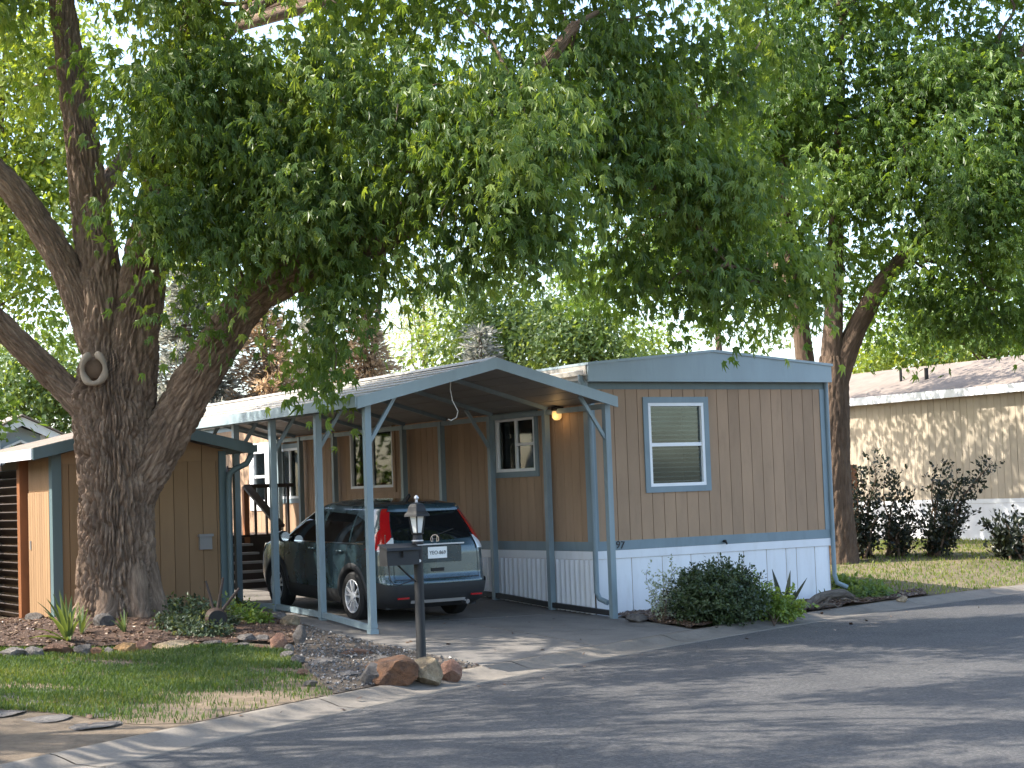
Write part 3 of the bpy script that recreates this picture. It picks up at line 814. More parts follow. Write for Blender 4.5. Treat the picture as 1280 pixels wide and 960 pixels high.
# skirting: front flat panels, capped
MB().box(-.018, W_ + .018, -.03, -.002, Z1 - .115, Z1 - .003).build('skirting_cap', 'skirt', home)
MB().box(-.03, -.002, .0, HL, Z1 - .115, Z1 - .003).build('skirting_cap', 'skirt', home)
xs = [0.0, .30, .62, 1.15, 1.66, 2.15, 2.62, 3.05, 3.42, 3.62, 3.98, W_]
for a, b in zip(xs[:-1], xs[1:]):
    mb = MB(); wv = []; nn_ = 6
    for q in range(nn_ + 1):
        t = q / nn_; wv.append((a + .004 + (b - a - .008) * t, -.004 - .010 * (1 if 0 < q < nn_ else 0)))
    zb, zt = -.12, Z1 - .118
    vs = [(p[0], p[1], zb) for p in wv] + [(p[0], p[1], zt) for p in wv]; k = len(wv)
    mb.add(vs, [(q, q + 1, k + q + 1, k + q) for q in range(k - 1)]); mb.build('skirting_panel', 'skirt', home)
# side: corrugated metal, in sheets
y = 0.02
while y < HL - .1:
    y2 = min(y + 1.02, HL - .02); mb = MB(); prof = []; c = y; st = 0
    while c < y2 - .001:
        prof += [(c, -.004), (c + .025, -.045), (c + .065, -.045), (c + .09, -.004)]; c += .125
    prof = [(min(a, y2), b) for a, b in prof] + [(y2, -.006)]
    k = len(prof); vs = [(p[1], p[0], -.12) for p in prof] + [(p[1], p[0], Z1 - .118) for p in prof]
    mb.add(vs, [(q, q + 1, k + q + 1, k + q) for q in range(k - 1)]); mb.build('corrugated_sheet', 'skirt', home); y = y2 + .004
# house number, tap, meter lamp
text_part('house_number', '97', .15, 'numeral', (.42, -.032, .985), (R(90), R(6), 0), home)
hb = MB(); hb.tube([(2.24, -.02, .96), (2.24, -.09, .95), (2.24, -.11, .92)], [.016, .016, .013], 8); hb.lathe((2.24, -.065, .965), [(.0, 0), (.028, .004), (.028, .012), (.0, .018)], 10); hb.build('garden_tap', 'black', home)
pl = bpy.data.objects.new('porch_light', None); link(pl, home)
MB().lathe((0, .66, 2.98), [(.01, 0), (.075, -.02), (.085, -.06), (.06, -.075)], 14).build('cap', 'black', pl)
bpy.data.objects[-1] if False else None
for o in pl.children: o.location = (-.11, 0, 0)
MB().lathe((-.11, .66, 2.90), [(.06, .005), (.07, -.03), (.066, -.09), (.04, -.12), (.01, -.125)], 14).build('globe', 'amber', pl, smooth_=True)
MB().box(-.10, -.018, .62, .70, 2.93, 2.98).build('bracket', 'black', pl)
lp = bpy.data.lights.new('porch_bulb', 'POINT'); lp.energy = .3; lp.color = (1, .62, .25); lp.shadow_soft_size = .06
lo = bpy.data.objects.new('porch_bulb', lp); lo.location = (-.22, .60, 2.80); link(lo, pl)
# lantern on the far end of the side wall
ln = bpy.data.objects.new('wall_lantern', None); link(ln, home)
MB().box(-.10, -.018, 13.02, 13.06, 2.44, 2.47).build('bracket', 'black', ln)
q = MB(); q.lathe((-.13, 13.04, 2.18), [(.05, 0), (.05, .015), (.065, .2), (.085, .21), (.03, .28), (.012, .33)], 8); q.build('lamp_cage', 'black', ln)

# ---- roof vent, pipes on home roof not visible; carport ------------------------------------------------
cp = empty('carport', (0, 0, 0), label='gabled steel carport on blue grey posts attached beside the tan mobile home', cat='carport')
XL, XR, YF, YB = -3.75, -.125, -.60, 10.5
PXc, PZ, EZ = -1.93, 3.50, 2.985
XEL, XER, YFR, YBK = -3.95, -.055, -.75, 10.6
def roof_z(X): return PZ - (PZ - EZ) * abs(X - PXc) / (abs(XEL - PXc) if X < PXc else abs(XER - PXc))
posts_l = [-.60, .86, 2.36, 3.70, 5.22, 6.75, 8.3, 9.9]; posts_r = [-.60, .94, 2.51, 4.05, 5.35, 8.0, 9.46, 10.45]
for X, ys in ((XL, posts_l), (XR, posts_r)):
    for y in ys:
        z0 = float(zg(X, y)) + .0
        mb = MB(); mb.box(-.042, .042, -.042, .042, 0, roof_z(X) - .07 - z0)
        p = mb.build('post', 'post', cp); p.location = (X, y, z0)
        if y == -.60 and X == XL: 
            f_ = MB(); f_.box(-.055, .055, -.055, .055, 0.0, .06); f_.box(-.046, .046, -.0475, -.043, .075, .13); b_ = f_.build('foot_plate', 'post', p)
# sill rails along the ground
for X, ys in ((XL, posts_l), (XR, posts_r)):
    for a, b in zip(ys[:-1], ys[1:]):
        MB().bar((X, a + .044, float(zg(X, a)) + .075), (X, b - .044, float(zg(X, b)) + .075), .06, .07).build('sill_rail', 'post' if X == XL else 'cladding', cp)
# rafters
rys = [-.66, .90, 2.44, 3.88, 5.28, 6.8, 8.15, 9.68, 10.5]
for y in rys:
    for sgn, Xe in ((-1, XL), (1, XR)):
        MB().bar((Xe, y, roof_z(Xe) - .045), (PXc - .0 * sgn, y, PZ - .045), .05, .07).build('rafter', 'post', cp)
# knee braces
for (X, ys, s_) in ((XL, posts_l, 1), (XR, posts_r, -1)):
    for y in ys:
        if X == XR and y not in (-.60, 2.51): continue
        MB().bar((X + s_ * .03, y, 2.46), (X + s_ * .42, y, roof_z(X + s_ * .42) - .08), .045, .045).build('knee_brace', 'post', cp)
# eave beams
MB().bar((XL, YF + .05, roof_z(XL) - .105), (XL, YB, roof_z(XL) - .105), .05, .07).build('eave_beam', 'post', cp)
MB().bar((XR, YF + .05, roof_z(XR) - .105), (XR, YB, roof_z(XR) - .105), .05, .07).build('eave_beam', 'post', cp)
# roof pans: strips running front to back, lapped
for side in (-1, 1):
    xe = XEL if side < 0 else XER; nst = 7
    for k in range(nst):
        xa, xb = PXc + (xe - PXc) * k / nst, PXc + (xe - PXc) * (k + 1) / nst
        dx = (xe - PXc) / nst
        za, zb = roof_z(xa) - .0 + .004, roof_z(xb) + .018
        # each pan: flat web with a small standing lip at its lower edge
        mb = MB(); poly = [(xa, za - .012), (xb + dx * .05, zb - .012), (xb + dx * .05, zb), (xa, za)]
        mb.prism(poly if side > 0 else poly[::-1], 'y', YFR + .01, YBK - .01)
        mb.build('roof_panel', 'roofmetal' , cp)
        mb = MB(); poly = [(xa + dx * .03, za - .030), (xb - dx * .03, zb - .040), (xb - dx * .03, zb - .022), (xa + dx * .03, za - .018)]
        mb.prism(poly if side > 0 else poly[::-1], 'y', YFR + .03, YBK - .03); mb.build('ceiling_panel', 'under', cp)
# front and rear gable fascia
for y0, y1 in ((YFR - .03, YFR), (YBK, YBK + .03)):
    for sgn in (-1, 1):
        xe = XEL - .01 if sgn < 0 else XER + .01
        poly = [(PXc, PZ - .115), (PXc, PZ + .03), (xe, EZ + .035), (xe, EZ - .11)]
        MB().prism(poly, 'y', y0, y1).build('fascia', 'fascia', cp)
MB().box(XEL - .035, XEL - .012, YFR - .02, YBK + .02, EZ - .09, EZ + .045).build('eave_fascia', 'fascia', cp)
rc = MB(); rc.prism([(PXc - .16, PZ - .015), (PXc, PZ + .035), (PXc + .16, PZ - .015), (PXc + .16, PZ - .008), (PXc, PZ + .045), (PXc - .16, PZ - .008)], 'y', YFR - .01, YBK); rc.build('ridge_cap', 'roofmetal', cp)
wr = MB(); wr.tube([(-2.35, -.3, 3.33), (-2.38, -.32, 3.15), (-2.36, -.33, 3.0), (-2.28, -.33, 2.86), (-2.30, -.32, 2.78), (-2.38, -.31, 2.74), (-2.42, -.31, 2.76)], .007, 6); wr.build('dangling_wire', 'cable', cp)

# ---- shed -------------------------------------------------------------------------------------------
shed = empty('garden_shed', (0, 0, 0), label='small tan shed with green grey trim behind the big trunk', cat='shed')
SX0, SX1, SY0, SY1 = -6.65, -4.22, 3.0, 5.6
sz = float(zg(-5.2, 3.2)) - .06
def shed_top(u): 
    X = SX0 + u
    return 2.47 + (2.80 - 2.47) * (1 - abs(X + 5.36) / 1.3) 
def st(u): return shed_top(u)
st.peak = -5.36 - SX0
MB().box(SX0 + .02, SX1 - .02, SY0 + .02, SY1, sz, 2.45).build('wall_core', 'shed_siding', shed)
MB().prism([(SX0 + .02, 2.44), (SX1 - .02, 2.44), (-5.36, 2.76)], 'y', SY0 + .02, SY1).build('gable_core', 'shed_siding', shed)
plank_wall(shed, (SX0, SY0 + .02), 0, SX1 - SX0, sz + .0, 2.36, .21, 'shed_siding')
plank_wall(shed, (SX0, SY0 + .014), 0, SX1 - SX0, 2.365, 2.47, .42, 'shed_siding', ztop=st, th=.02)
MB().box(SX0 - .015, SX0 + .10, SY0 - .035, SY0 + .0, sz, 2.5).build('corner_board', 'greentrim', shed)
MB().box(SX1 - .085, SX1 + .02, SY0 - .035, SY0 + .0, sz, 2.5).build('corner_board', 'greentrim', shed)
MB().box(SX0 - .03, SX0 - .012, SY0 - .034, SY0 + .10, sz, 2.5).build('corner_board', 'greentrim', shed)
# roof
RXL, RXR = -7.0, -3.9
poly = [(RXL, 2.54), (-5.36, 2.90), (RXR, 2.56), (RXR, 2.60), (-5.36, 2.945), (RXL, 2.58)]
MB().prism(poly, 'y', SY0 - .28, SY1 + .3).build('roof', 'shingle', shed)
for a, b, za, zb in ((RXL, -5.36, 2.56, 2.925), (-5.36, RXR, 2.925, 2.58)):
    MB().prism([(a, za - .14), (b, zb - .14), (b, zb + .012), (a, za + .012)], 'y', SY0 - .31, SY0 - .282).build('fascia', 'greentrim', shed)
MB().box(RXL - .022, RXL - .002, SY0 - .28, SY1 + .3, 2.43, 2.57).build('eave_fascia', 'white', shed)
MB().box(RXR + .002, RXR + .07, SY0 - .30, SY1 + .3, 2.47, 2.57).build('gutter', 'greentrim', shed)
ds = MB(); ds.tube([(-3.90, SY0 - .22, 2.49), (-3.90, SY0 - .22, 2.42), (-3.96, SY0 - .2, 2.31), (-4.10, SY0 - .12, 2.24), (-4.17, SY0 - .09, 2.18), (-4.19, SY0 - .09, 2.05), (-4.19, SY0 - .09, sz + .1)], .042, 10); ds.build('downspout', 'greentrim', shed, auto=40)
v = MB(); v.box(-4.62, -4.44, SY0 - .05, SY0 + .01, 1.13, 1.33); v.box(-4.635, -4.425, SY0 - .075, SY0 + .0, 1.31, 1.345); v.build('vent_hood', 'grey', shed)
# side door (faces -X), upper panel and latch
plank_wall(shed, (SX0 - .002, SY0 + 1.12), -PI / 2, 1.0, 2.02, 2.42, .11, 'shed_siding', name='side_plank')
dr = bpy.data.objects.new('door', None); link(dr, shed)
plank_wall(dr, (SX0 - .012, SY0 + 1.12), -PI / 2, 1.0, sz + .12, 2.0, .11, 'shed_siding', name='door_board')
MB().box(SX0 - .045, SX0 - .028, SY0 + .98, SY0 + 1.02, 1.22, 1.34).build('latch', 'grey', dr)
MB().box(SX0 - .01, SX0 + .02, SY0 + .1, SY0 + 1.14, sz, 2.46).build('side_wall', 'shed_siding', shed)

# louvred screen beside the shed
lf = empty('slatted_screen', (0, 0, 0), label='dark wooden screen of tilted slats left of the shed door', cat='screen')
for y in (4.28, 6.0):
    MB().box(SX0 - .12, SX0 + .02, y - .07, y + .07, sz - .05, 2.46).build('post', 'wood_red', lf)
z = sz + .08
while z < 2.38:
    o = MB().bar((0, -.80, 0), (0, .80, 0), .15, .016).build('slat', 'wood_dark', lf) if z < sz + .1 else bpy.data.objects.new('slat', sl_me)
    sl_me = o.data
    if o.name not in COL.objects: link(o, lf)
    o.location = (SX0 - .05, 5.14, z); o.rotation_euler = (0, R(38), 0); z += .118
MB().box(SX0 + .06, SX0 + .08, 4.2, 6.1, sz, 2.44).build('backing', 'wood_dark', lf)

# ---- deck and steps ------------------------------------------------------------------------------------
dk = empty('porch_deck', (0, 0, 0), label='dark wooden porch deck with steps and railing at the rear of the home', cat='deck')
DZ = 1.16; gz = .24
for k in range(11):
    y = 9.95 + k * .30
    MB().box(-2.35, -.04, y, y + .285, DZ - .04, DZ).build('deck_board', 'wood_dark', dk)
MB().box(-2.33, -.06, 9.98, 13.2, DZ - .22, DZ - .045).build('rim_joist', 'wood_dark', dk)
MB().box(-2.30, -.10, 10.3, 10.34, gz, DZ - .22).build('skirt_panel', 'wood_dark', dk)
for k in range(5):
    zt = gz + (k + 1) * (DZ - gz) / 6; y = 8.55 + k * .28
    MB().box(-2.3, -1.02, y, y + .29, zt - .04, zt).build('tread', 'grey', dk)
    MB().box(-2.28, -1.04, y + .06, y + .08, zt - (DZ - gz) / 6, zt - .041).build('riser', 'wood_dark', dk)
MB().bar((-1.0, 8.45, 1.32), (-1.0, 9.95, 2.05), .16, .045).build('handrail', 'wood_dark', dk)
MB().box(-1.06, -.96, 8.5, 8.6, gz, 1.34).build('newel_post', 'wood_dark', dk)
MB().box(-1.06, -.96, 9.95, 10.05, gz, 2.05).build('newel_post', 'wood_red', dk)
MB().box(-1.02, -.04, 9.96, 10.04, 2.02, 2.09).build('rail', 'wood_dark', dk)
for xx in (-.82, -.6, -.38, -.16):
    MB().box(xx - .02, xx + .02, 9.98, 10.02, DZ, 2.02).build('baluster', 'wood_dark', dk)
for yy in (10.9, 11.9, 12.9):
    MB().box(-2.33, -2.24, yy - .045, yy + .045, DZ, 2.05).build('newel_post', 'wood_red', dk)

# ---- neighbour's home -------------------------------------------------------------------------------------
nb = empty('mobile_home', (0, 0, 0), label='beige mobile home with white skirting and brown shingle roof beyond the dark shrubs', cat='mobile home')
NX, NY0, NY1 = 15.1, 2.0, 17.5
nz = .2
MB().box(NX + .01, NX + 4.3, NY0 + .02, NY1, nz - .3, 3.6).build('wall_core', 'nb_siding', nb)
plank_wall(nb, (NX, NY1), -PI / 2, NY1 - NY0, 1.27, 3.62, .2, 'nb_siding')
MB().box(NX - .03, NX - .0, NY0, NY1, 1.17, 1.265).build('trim_board', 'white', nb)
y = NY0
while y < NY1:
    y2 = min(y + 1.2, NY1); MB().box(NX - .02, NX - .002, y + .004, y2 - .004, nz - .2, 1.165).build('skirting_panel', 'skirt', nb); y = y2
poly = [(NX - .22, 3.62), (NX + 2.15, 4.42), (NX + 4.5, 3.62), (NX + 4.5, 3.70), (NX + 2.15, 4.50), (NX - .22, 3.70)]
MB().prism(poly, 'y', NY0 - .2, NY1 + .2).build('roof', 'shingle', nb)
MB().box(NX - .27, NX - .222, NY0 - .2, NY1 + .2, 3.53, 3.71).build('eave_fascia', 'white', nb)
for (yy, xx, h_, r_) in ((10.5, NX + .95, .42, .035), (9.6, NX + .9, .36, .05)):
    MB().tube([(xx, yy, 3.95), (xx, yy, 3.98 + h_)], r_, 10).build('vent_pipe', 'black', nb)
MB().box(NX + 1.5, NX + 1.8, 5.6, 6.6, 4.2, 4.34).build('roof_vent', 'black', nb)
tp = empty('wooden_gate', tuple(gp(1052, 655) * 0), label='orange stained wooden board behind the shrubs by the far tree trunk', cat='gate')
gpos = at(1054, 580, 36.5)
for k in range(3):
    MB().box(gpos[0] + .13 * k, gpos[0] + .12 + .13 * k, gpos[1], gpos[1] + .03, .2, 2.1).build('board', 'wood_red', tp)
MB().box(gpos[0], gpos[0] + .38, gpos[1] - .03, gpos[1] - .002, 1.7, 1.8).build('rail', 'wood_red', tp)

# ---- far left house ---------------------------------------------------------------------------------------
fh = empty('house', (0, 0, 0), label='pale blue gabled house with white barge boards beyond the shed roof', cat='house')
c0 = at(28, 521, 40.0)
hx, hy, hz = c0
hw, slope = 2.3, .47
ez = hz - hw * slope
MB().prism([(hx - hw + .2, .2), (hx + hw - .2, .2), (hx + hw - .2, ez + .1 - .1), (hx, hz - .22), (hx - hw + .2, ez)], 'y', hy + .25, hy + 9).build('wall', 'house_blue', fh)
for s_ in (-1, 1):
    MB().prism([(hx, hz), (hx + s_ * hw, ez), (hx + s_ * hw, ez - .2), (hx, hz - .2)], 'y', hy, hy + .05).build('barge_board', 'white', fh)
    MB().prism([(hx, hz + .06), (hx + s_ * (hw + .05), ez + .04), (hx + s_ * (hw + .05), ez + .01), (hx, hz + .02)], 'y', hy - .05, hy + 9.1).build('roof', 'shingle', fh)
    MB().box(hx + s_ * .52 - .05, hx + s_ * .52 + .05, hy + .18, hy + .25, .5, hz - .42).build('corner_board', 'white', fh)
wn = bpy.data.objects.new('window', None); link(wn, fh)
wp = [(hx - .4, hz - 1.6), (hx + .4, hz - 1.6), (hx + .4, hz - .72), (hx, hz - .55), (hx - .4, hz - .72)]
MB().prism(wp, 'y', hy + .20, hy + .248).build('pane', 'carglass', wn)
for a, b in zip(wp, wp[1:] + wp[:1]):
    MB().bar((a[0], hy + .19, a[1]), (b[0], hy + .19, b[1]), .05, .05).build('frame', 'white', wn)

# ================================================================== CAR
def build_car():
    cx, yr0 = -2.475, -.03; S = .95
    zr, zf = float(zg(cx, yr0 + 1.0 * S)), float(zg(cx, yr0 + 3.62 * S))
    car = empty('car', (cx, yr0, zr + .006 - math.atan((zf - zr) / (2.62 * S)) * 1.0 * S), label='teal blue compact SUV parked nose in under the carport', cat='car')
    car.rotation_euler = (math.atan((zf - zr) / (2.62 * S)), 0, 0); car.scale = (S * .955, S, S * 1.01)
    zt = [.22, .30, .40, .50, .56, .60, .66, .80, .95, 1.03, 1.08, 1.12, 1.20, 1.30, 1.40, 1.48, 1.53, 1.57, 1.60, 1.63, 1.648, 1.655]
    yrr = [.22, .08, .03, .01, .01, .035, .06, .07, .08, .095, .12, .145, .20, .27, .345, .40, .41, .42, .52, .72, 1.05, 1.5]
    yff = [4.30, 4.42, 4.49, 4.52, 4.53, 4.53, 4.52, 4.49, 4.38, 4.02, 3.70, 3.52, 3.38, 3.20, 3.00, 2.83, 2.70, 2.58, 2.46, 2.25, 2.05, 1.85]
    bb = [.80, .875, .895, .905, .908, .91, .91, .912, .905, .893, .88, .868, .845, .81, .765, .725, .70, .675, .64, .575, .50, .34]
    def prm(z): return np.interp(z, zt, yrr), np.interp(z, zt, yff), np.interp(z, zt, bb)
    def P(u, z, sgn=1):
        yr, yf, b = prm(z); L = yf - yr
        rx, ry = .24, min(.30, .3 * L); fx, fy = .42, min(.42, .35 * L)
        rx = min(rx, .5 * b); fx = min(fx, .6 * b); bow = .05
        y1 = yr + bow * ((b - rx) / b) ** 2
        if u <= 1: x = (b - rx) * u; y = yr + bow * (x / b) ** 2
        elif u <= 2:
            a = (u - 1) * PI / 2; x = b - rx + rx * math.sin(a); y = y1 + ry * (1 - math.cos(a))
        elif u <= 3: x = b; y = y1 + ry + (yf - fy - y1 - ry) * (u - 2)
        elif u <= 4:
            a = (u - 3) * PI / 2; x = b - fx + fx * math.cos(a); y = yf - fy + fy * math.sin(a)
        else: x = (b - fx) * (5 - u); y = yf
        x *= 1 - .055 * min(1, abs((y - 2.2) / 2.35)) ** 4
        return np.array([sgn * x, y, z])
    def uy(y, z):
        yr, yf, b = prm(z); L = yf - yr; rx = min(.24, .5 * b); ry = min(.30, .3 * L); fy = min(.42, .35 * L)
        y1 = yr + .05 * ((b - rx) / b) ** 2 + ry
        return 2 + (y - y1) / (yf - fy - y1) if y >= y1 else 1 + math.acos(max(-1, min(1, 1 - (y - (y1 - ry)) / ry))) / (PI / 2)
    # body rings
    zs = np.unique(np.r_[np.linspace(.22, 1.0, 40), np.linspace(1.0, 1.6, 34), np.linspace(1.6, 1.655, 12)])
    us = np.r_[np.linspace(0, 1, 8)[:-1], np.linspace(1, 2, 9)[:-1], np.linspace(2, 3, 70)[:-1], np.linspace(3, 4, 9)[:-1], np.linspace(4, 5, 7)]
    ring = [(u, 1) for u in us] + [(u, -1) for u in us[-2:0:-1]]
    k = len(ring); V = []; F = []
    for z in zs:
        for u, s in ring: V.append(P(u, z, s))
    V = np.array(V); ax = [(1.0, .345), (3.62, .345)]
    for a in range(len(zs) - 1):
        for b in range(k):
            q = (a * k + b, a * k + (b + 1) % k, (a + 1) * k + (b + 1) % k, (a + 1) * k + b)
            c = V[list(q)].mean(0)
            if abs(c[0]) > .55 and any((c[1] - y0) ** 2 + (c[2] - z0) ** 2 < .405 ** 2 for y0, z0 in ax): continue
            F.append(q)
    n = len(zs); F.append(tuple((n - 1) * k + b for b in range(k)))
    mb = MB(); mb.add(V, F); mb.build('body', 'car', car, auto=50)
    mb = MB(); mb.box(-.74, .74, .25, 4.3, .2, .5); mb.build('underbody', 'cladding', car)
    def patch(name, fn, ns, nt_, off, mat, parent=car, sides=(1, -1), thick=True):
        for s in sides:
            V = []; F = []
            for a in range(ns + 1):
                for b in range(nt_ + 1):
                    u, z = fn(a / ns, b / nt_); p = P(u, z, s); e = 1e-3
                    du = P(min(u + e, 5), z, s) - P(max(u - e, 0 if u > e else 0), z, s); dz = P(u, z + e, s) - P(u, z - e, s)
                    nn = np.cross(du, dz) * s; L = np.linalg.norm(nn); nn = nn / L if L > 1e-12 else np.array([0, -1, 0])
                    V.append(p + nn * off)
            w_ = nt_ + 1
            for a in range(ns):
                for b in range(nt_): F.append((a * w_ + b, (a + 1) * w_ + b, (a + 1) * w_ + b + 1, a * w_ + b + 1) if s > 0 else (a * w_ + b + 1, (a + 1) * w_ + b + 1, (a + 1) * w_ + b, a * w_ + b))
            m_ = MB(); m_.add(V, F); yield m_.build(name, mat, parent, smooth_=True)
    def patchc(name, fn, ns, nt_, off, mat, parent=car):   # centred on rear/front: fn gives signed u
        V = []; F = []
        for a in range(ns + 1):
            for b in range(nt_ + 1):
                u, z = fn(a / ns, b / nt_); s = 1 if u >= 0 else -1; u = abs(u); p = P(u, z, s); e = 1e-3
                dz = P(u, z + e, s) - P(u, z - e, s); dx = (P(u + e, z, s) - P(max(u - e, 0), z, s)) * s
                nn = np.cross(dx, dz); L = np.linalg.norm(nn); nn = nn / L
                V.append(p + nn * off)
        w_ = nt_ + 1
        for a in range(ns):
            for b in range(nt_): F.append((a * w_ + b, (a + 1) * w_ + b, (a + 1) * w_ + b + 1, a * w_ + b + 1))
        m_ = MB(); m_.add(V, F); return m_.build(name, mat, parent, smooth_=True)
    lerp = lambda a, b, t: a + (b - a) * t
    # glass
    def rw(s, t):
        z = lerp(1.115, 1.50, t); x = lerp(-1, 1, s)
        return x * lerp(1.10, 1.22, t) , z + .03 * (abs(x) ** 2.5) * (1 - t)
    patchc('rear_window', rw, 24, 10, .006, 'carglass')
    patchc('rear_spoiler', lambda s, t: (lerp(-1.35, 1.35, s), lerp(1.505, 1.575, t)), 24, 3, .035, 'car')
    list(patch('roof_line', lambda s, t: (lerp(1.0, 2.9, s), lerp(1.578, 1.586, t)), 30, 1, .008, 'chrome'))
    list(patch('door_window', lambda s, t: (uy(lerp(lerp(3.28, 2.58, t), 2.12, s), z := lerp(1.045, 1.485, t)), z), 12, 8, .006, 'carglass'))
    list(patch('door_window', lambda s, t: (uy(lerp(2.02, 1.14, s), z := lerp(1.055, lerp(1.485, 1.46, s), t)), z), 10, 8, .006, 'carglass'))
    list(patch('quarter_window', lambda s, t: (uy(lerp(1.08, lerp(.66, .82, t), s), z := lerp(1.075 + .05 * s, 1.45 - .06 * s, t)), z), 8, 8, .006, 'carglass'))
    patchc('windshield', lambda s, t: ((lerp(-1.15, 1.15, s) / abs(lerp(-1.15, 1.15, s) or 1)) * (5 - abs(lerp(-1.15, 1.15, s))) if abs(lerp(-1.15, 1.15, s)) > .02 else 4.98, lerp(1.12, 1.5, t)), 24, 8, .006, 'carglass') if False else None
    # windshield and bonnet seen from the front: a slanted pane
    wsv = []
    for t in np.linspace(0, 1, 7):
        z = 1.13 + .40 * t; yf = np.interp(z, zt, yff); b = np.interp(z, zt, bb)
        for s in np.linspace(-1, 1, 11): wsv.append((s * (b - .16), yf + .012 - .10 * s * s, z + .012))
    MB().add(wsv, [(a * 11 + b, a * 11 + b + 1, (a + 1) * 11 + b + 1, (a + 1) * 11 + b) for a in range(6) for b in range(10)]).build('windshield', 'carglass', car, smooth_=True)
    list(patch('window_trim', lambda s, t: (uy(lerp(3.32, .66, s), z := lerp(1.025 + .045 * s, 1.040 + .048 * s, t)), z), 30, 1, .010, 'chrome'))
    # lower dark cladding and bumper
    list(patch('sill_cladding', lambda s, t: (uy(lerp(1.42, 3.20, s), z := lerp(.225, .42, t)), z), 20, 4, .010, 'cladding'))
    def bum(s, t):
        z = lerp(.225, .535, t); e = 1 + min(.93, uy(.56, z) - 1)
        return lerp(-e, e, s), z + (.05 * max(0, abs(lerp(-1, 1, s)) - .72) / .28 * t)
    bp = patchc('rear_bumper', bum, 60, 8, .022, 'cladding')
    patchc('skid_strip', lambda s, t: (lerp(-.72, .72, s), lerp(.30, .335, t)), 20, 1, .030, 'grey', bp)
    for s in (-1, 1):
        m_ = MB(); m_.box(s * .60 - .09, s * .60 + .09, .028, .05, .35, .375); m_.build('reflector', 'red', bp).location = (0, -.045, 0)
    patchc('front_bumper', lambda s, t: ((lambda q: math.copysign(5 - abs(q) , q) if abs(q) > 1e-6 else 4.999)(lerp(-1.6, 1.6, s)), lerp(.24, .5, t)), 30, 5, .015, 'cladding') if False else None
    # tail lamps
    def tl(s, t):
        z = lerp(1.005, 1.545, t)
        inner = lerp(1.14, 1.26, t)
        outer = uy(prm(z)[0] + lerp(.50, .13, min(1, t / .5) ** .8), z)
        if t < .30: inner = lerp(1.62, 1.16, t / .30)
        return lerp(inner, max(outer, inner + .15), s), z
    tls = list(patch('tail_light', tl, 10, 16, .018, 'red'))
    for o, s in zip(tls, (1, -1)):
        list(patch('reversing_lens', lambda a, t: (lerp(1.12, lerp(1.72, 1.25, t), a), lerp(.985, 1.16, t)), 8, 6, .016, 'clear', o, (s,)))
    # tailgate details
    pl_ = MB(); yp = lambda z, x=0: P(abs(x) / .67, z)[1]
    pr_ = MB(); pr_.box(-.40, .40, -.006, .02, .82, 1.045); pz = pr_.build('plate_recess', 'car', car); pz.location = (0, yp(.9) - .004, 0)
    list([MB().box(-.46, .46, -.020, .0, 1.058, 1.076).build('tailgate_garnish', 'alloy', car)])[0].location = (0, yp(1.06) - .006, 0)
    p_ = MB().box(-.155, .155, -.016, -.008, .875, 1.03).build('licence_plate', 'plate', car); p_.location = (0, yp(.9) - .004, 0)
    text_part('plate_text', 'YEO-869', .072, 'numeral', (0, -.018, .95), (R(90), 0, 0), p_, .002)
    h = MB().box(-.10, .10, -.018, .01, .70, .745).build('tailgate_handle', 'black', car); h.location = (0, yp(.72), 0)
    em = MB()
    for s in (-1, 1): em.tube([(s * .030, 0, -.042), (s * .040, 0, .042)], .009, 6)
    em.tube([(-.033, 0, 0), (.033, 0, 0)], .007, 6)
    for a in range(16):
        a0, a1 = a / 16 * 2 * PI, (a + 1) / 16 * 2 * PI
        em.bar((math.cos(a0) * .066, 0, math.sin(a0) * .058), (math.cos(a1) * .066, 0, math.sin(a1) * .058), .010, .010)
    e_ = em.build('emblem', 'chrome', car); e_.location = (0, yp(1.14) - .022, 1.135)
    wp_ = MB(); wp_.bar((-.02, 0, 0), (.36, .06, .09), .018, .012); wp_.lathe((0, 0, 0), [(.02, -.02), (.022, .02)], 10, 'y'); w__ = wp_.build('rear_wiper', 'black', car); w__.location = (0, yp(1.17) - .016, 1.17)
    # seams: tailgate, doors
    list(patch('door_seam', lambda s, t: (uy(lerp(2.085, 2.073, s), z := lerp(.43, 1.04, t)), z), 1, 14, .004, 'cladding'))
    list(patch('door_seam', lambda s, t: (uy(lerp(3.30, 3.288, s), z := lerp(.43, 1.04, t)), z), 1, 14, .004, 'cladding'))
    list(patch('door_seam', lambda s, t: (uy(lerp(1.16, 1.148, s) + .12 * max(0, .62 - t) , z := lerp(.72, 1.05, t)), z), 1, 14, .004, 'cladding'))
    patchc('tailgate_seam', lambda s, t: (lerp(-1.12, 1.12, s), lerp(.598, .610, t)), 24, 1, .005, 'cladding')
    list(patch('tailgate_seam', lambda s, t: (lerp(1.115, 1.13, s), lerp(.61, 1.0, t)), 1, 12, .005, 'cladding'))
    list(patch('body_crease', lambda s, t: (uy(lerp(.95, 3.5, s), z := lerp(.90 + .06 * (1 - s), .912 + .06 * (1 - s), t)), z), 30, 1, .007, 'car'))
    for s in (-1, 1):
        for y in (1.35, 2.28):
            xh = P(uy(y, .95), .95)[0] + .028
            m_ = MB(); m_.tube([(s * (xh - .03), y - .09, .955), (s * xh, y - .07, .957), (s * xh, y + .07, .957), (s * (xh - .03), y + .09, .955)], .016, 8); m_.build('door_handle', 'car', car, smooth_=True)
        mr = MB(); mr.lathe((s * 1.0, 3.16, 1.10), [(.0, -.11), (.07, -.105), (.085, -.05), (.085, .02), (.06, .09), (.0, .12)], 14, 'y'); mr.bar((s * .86, 3.2, 1.05), (s * .96, 3.16, 1.06), .05, .05)
        m_ = mr.build('mirror', 'car', car, smooth_=True)
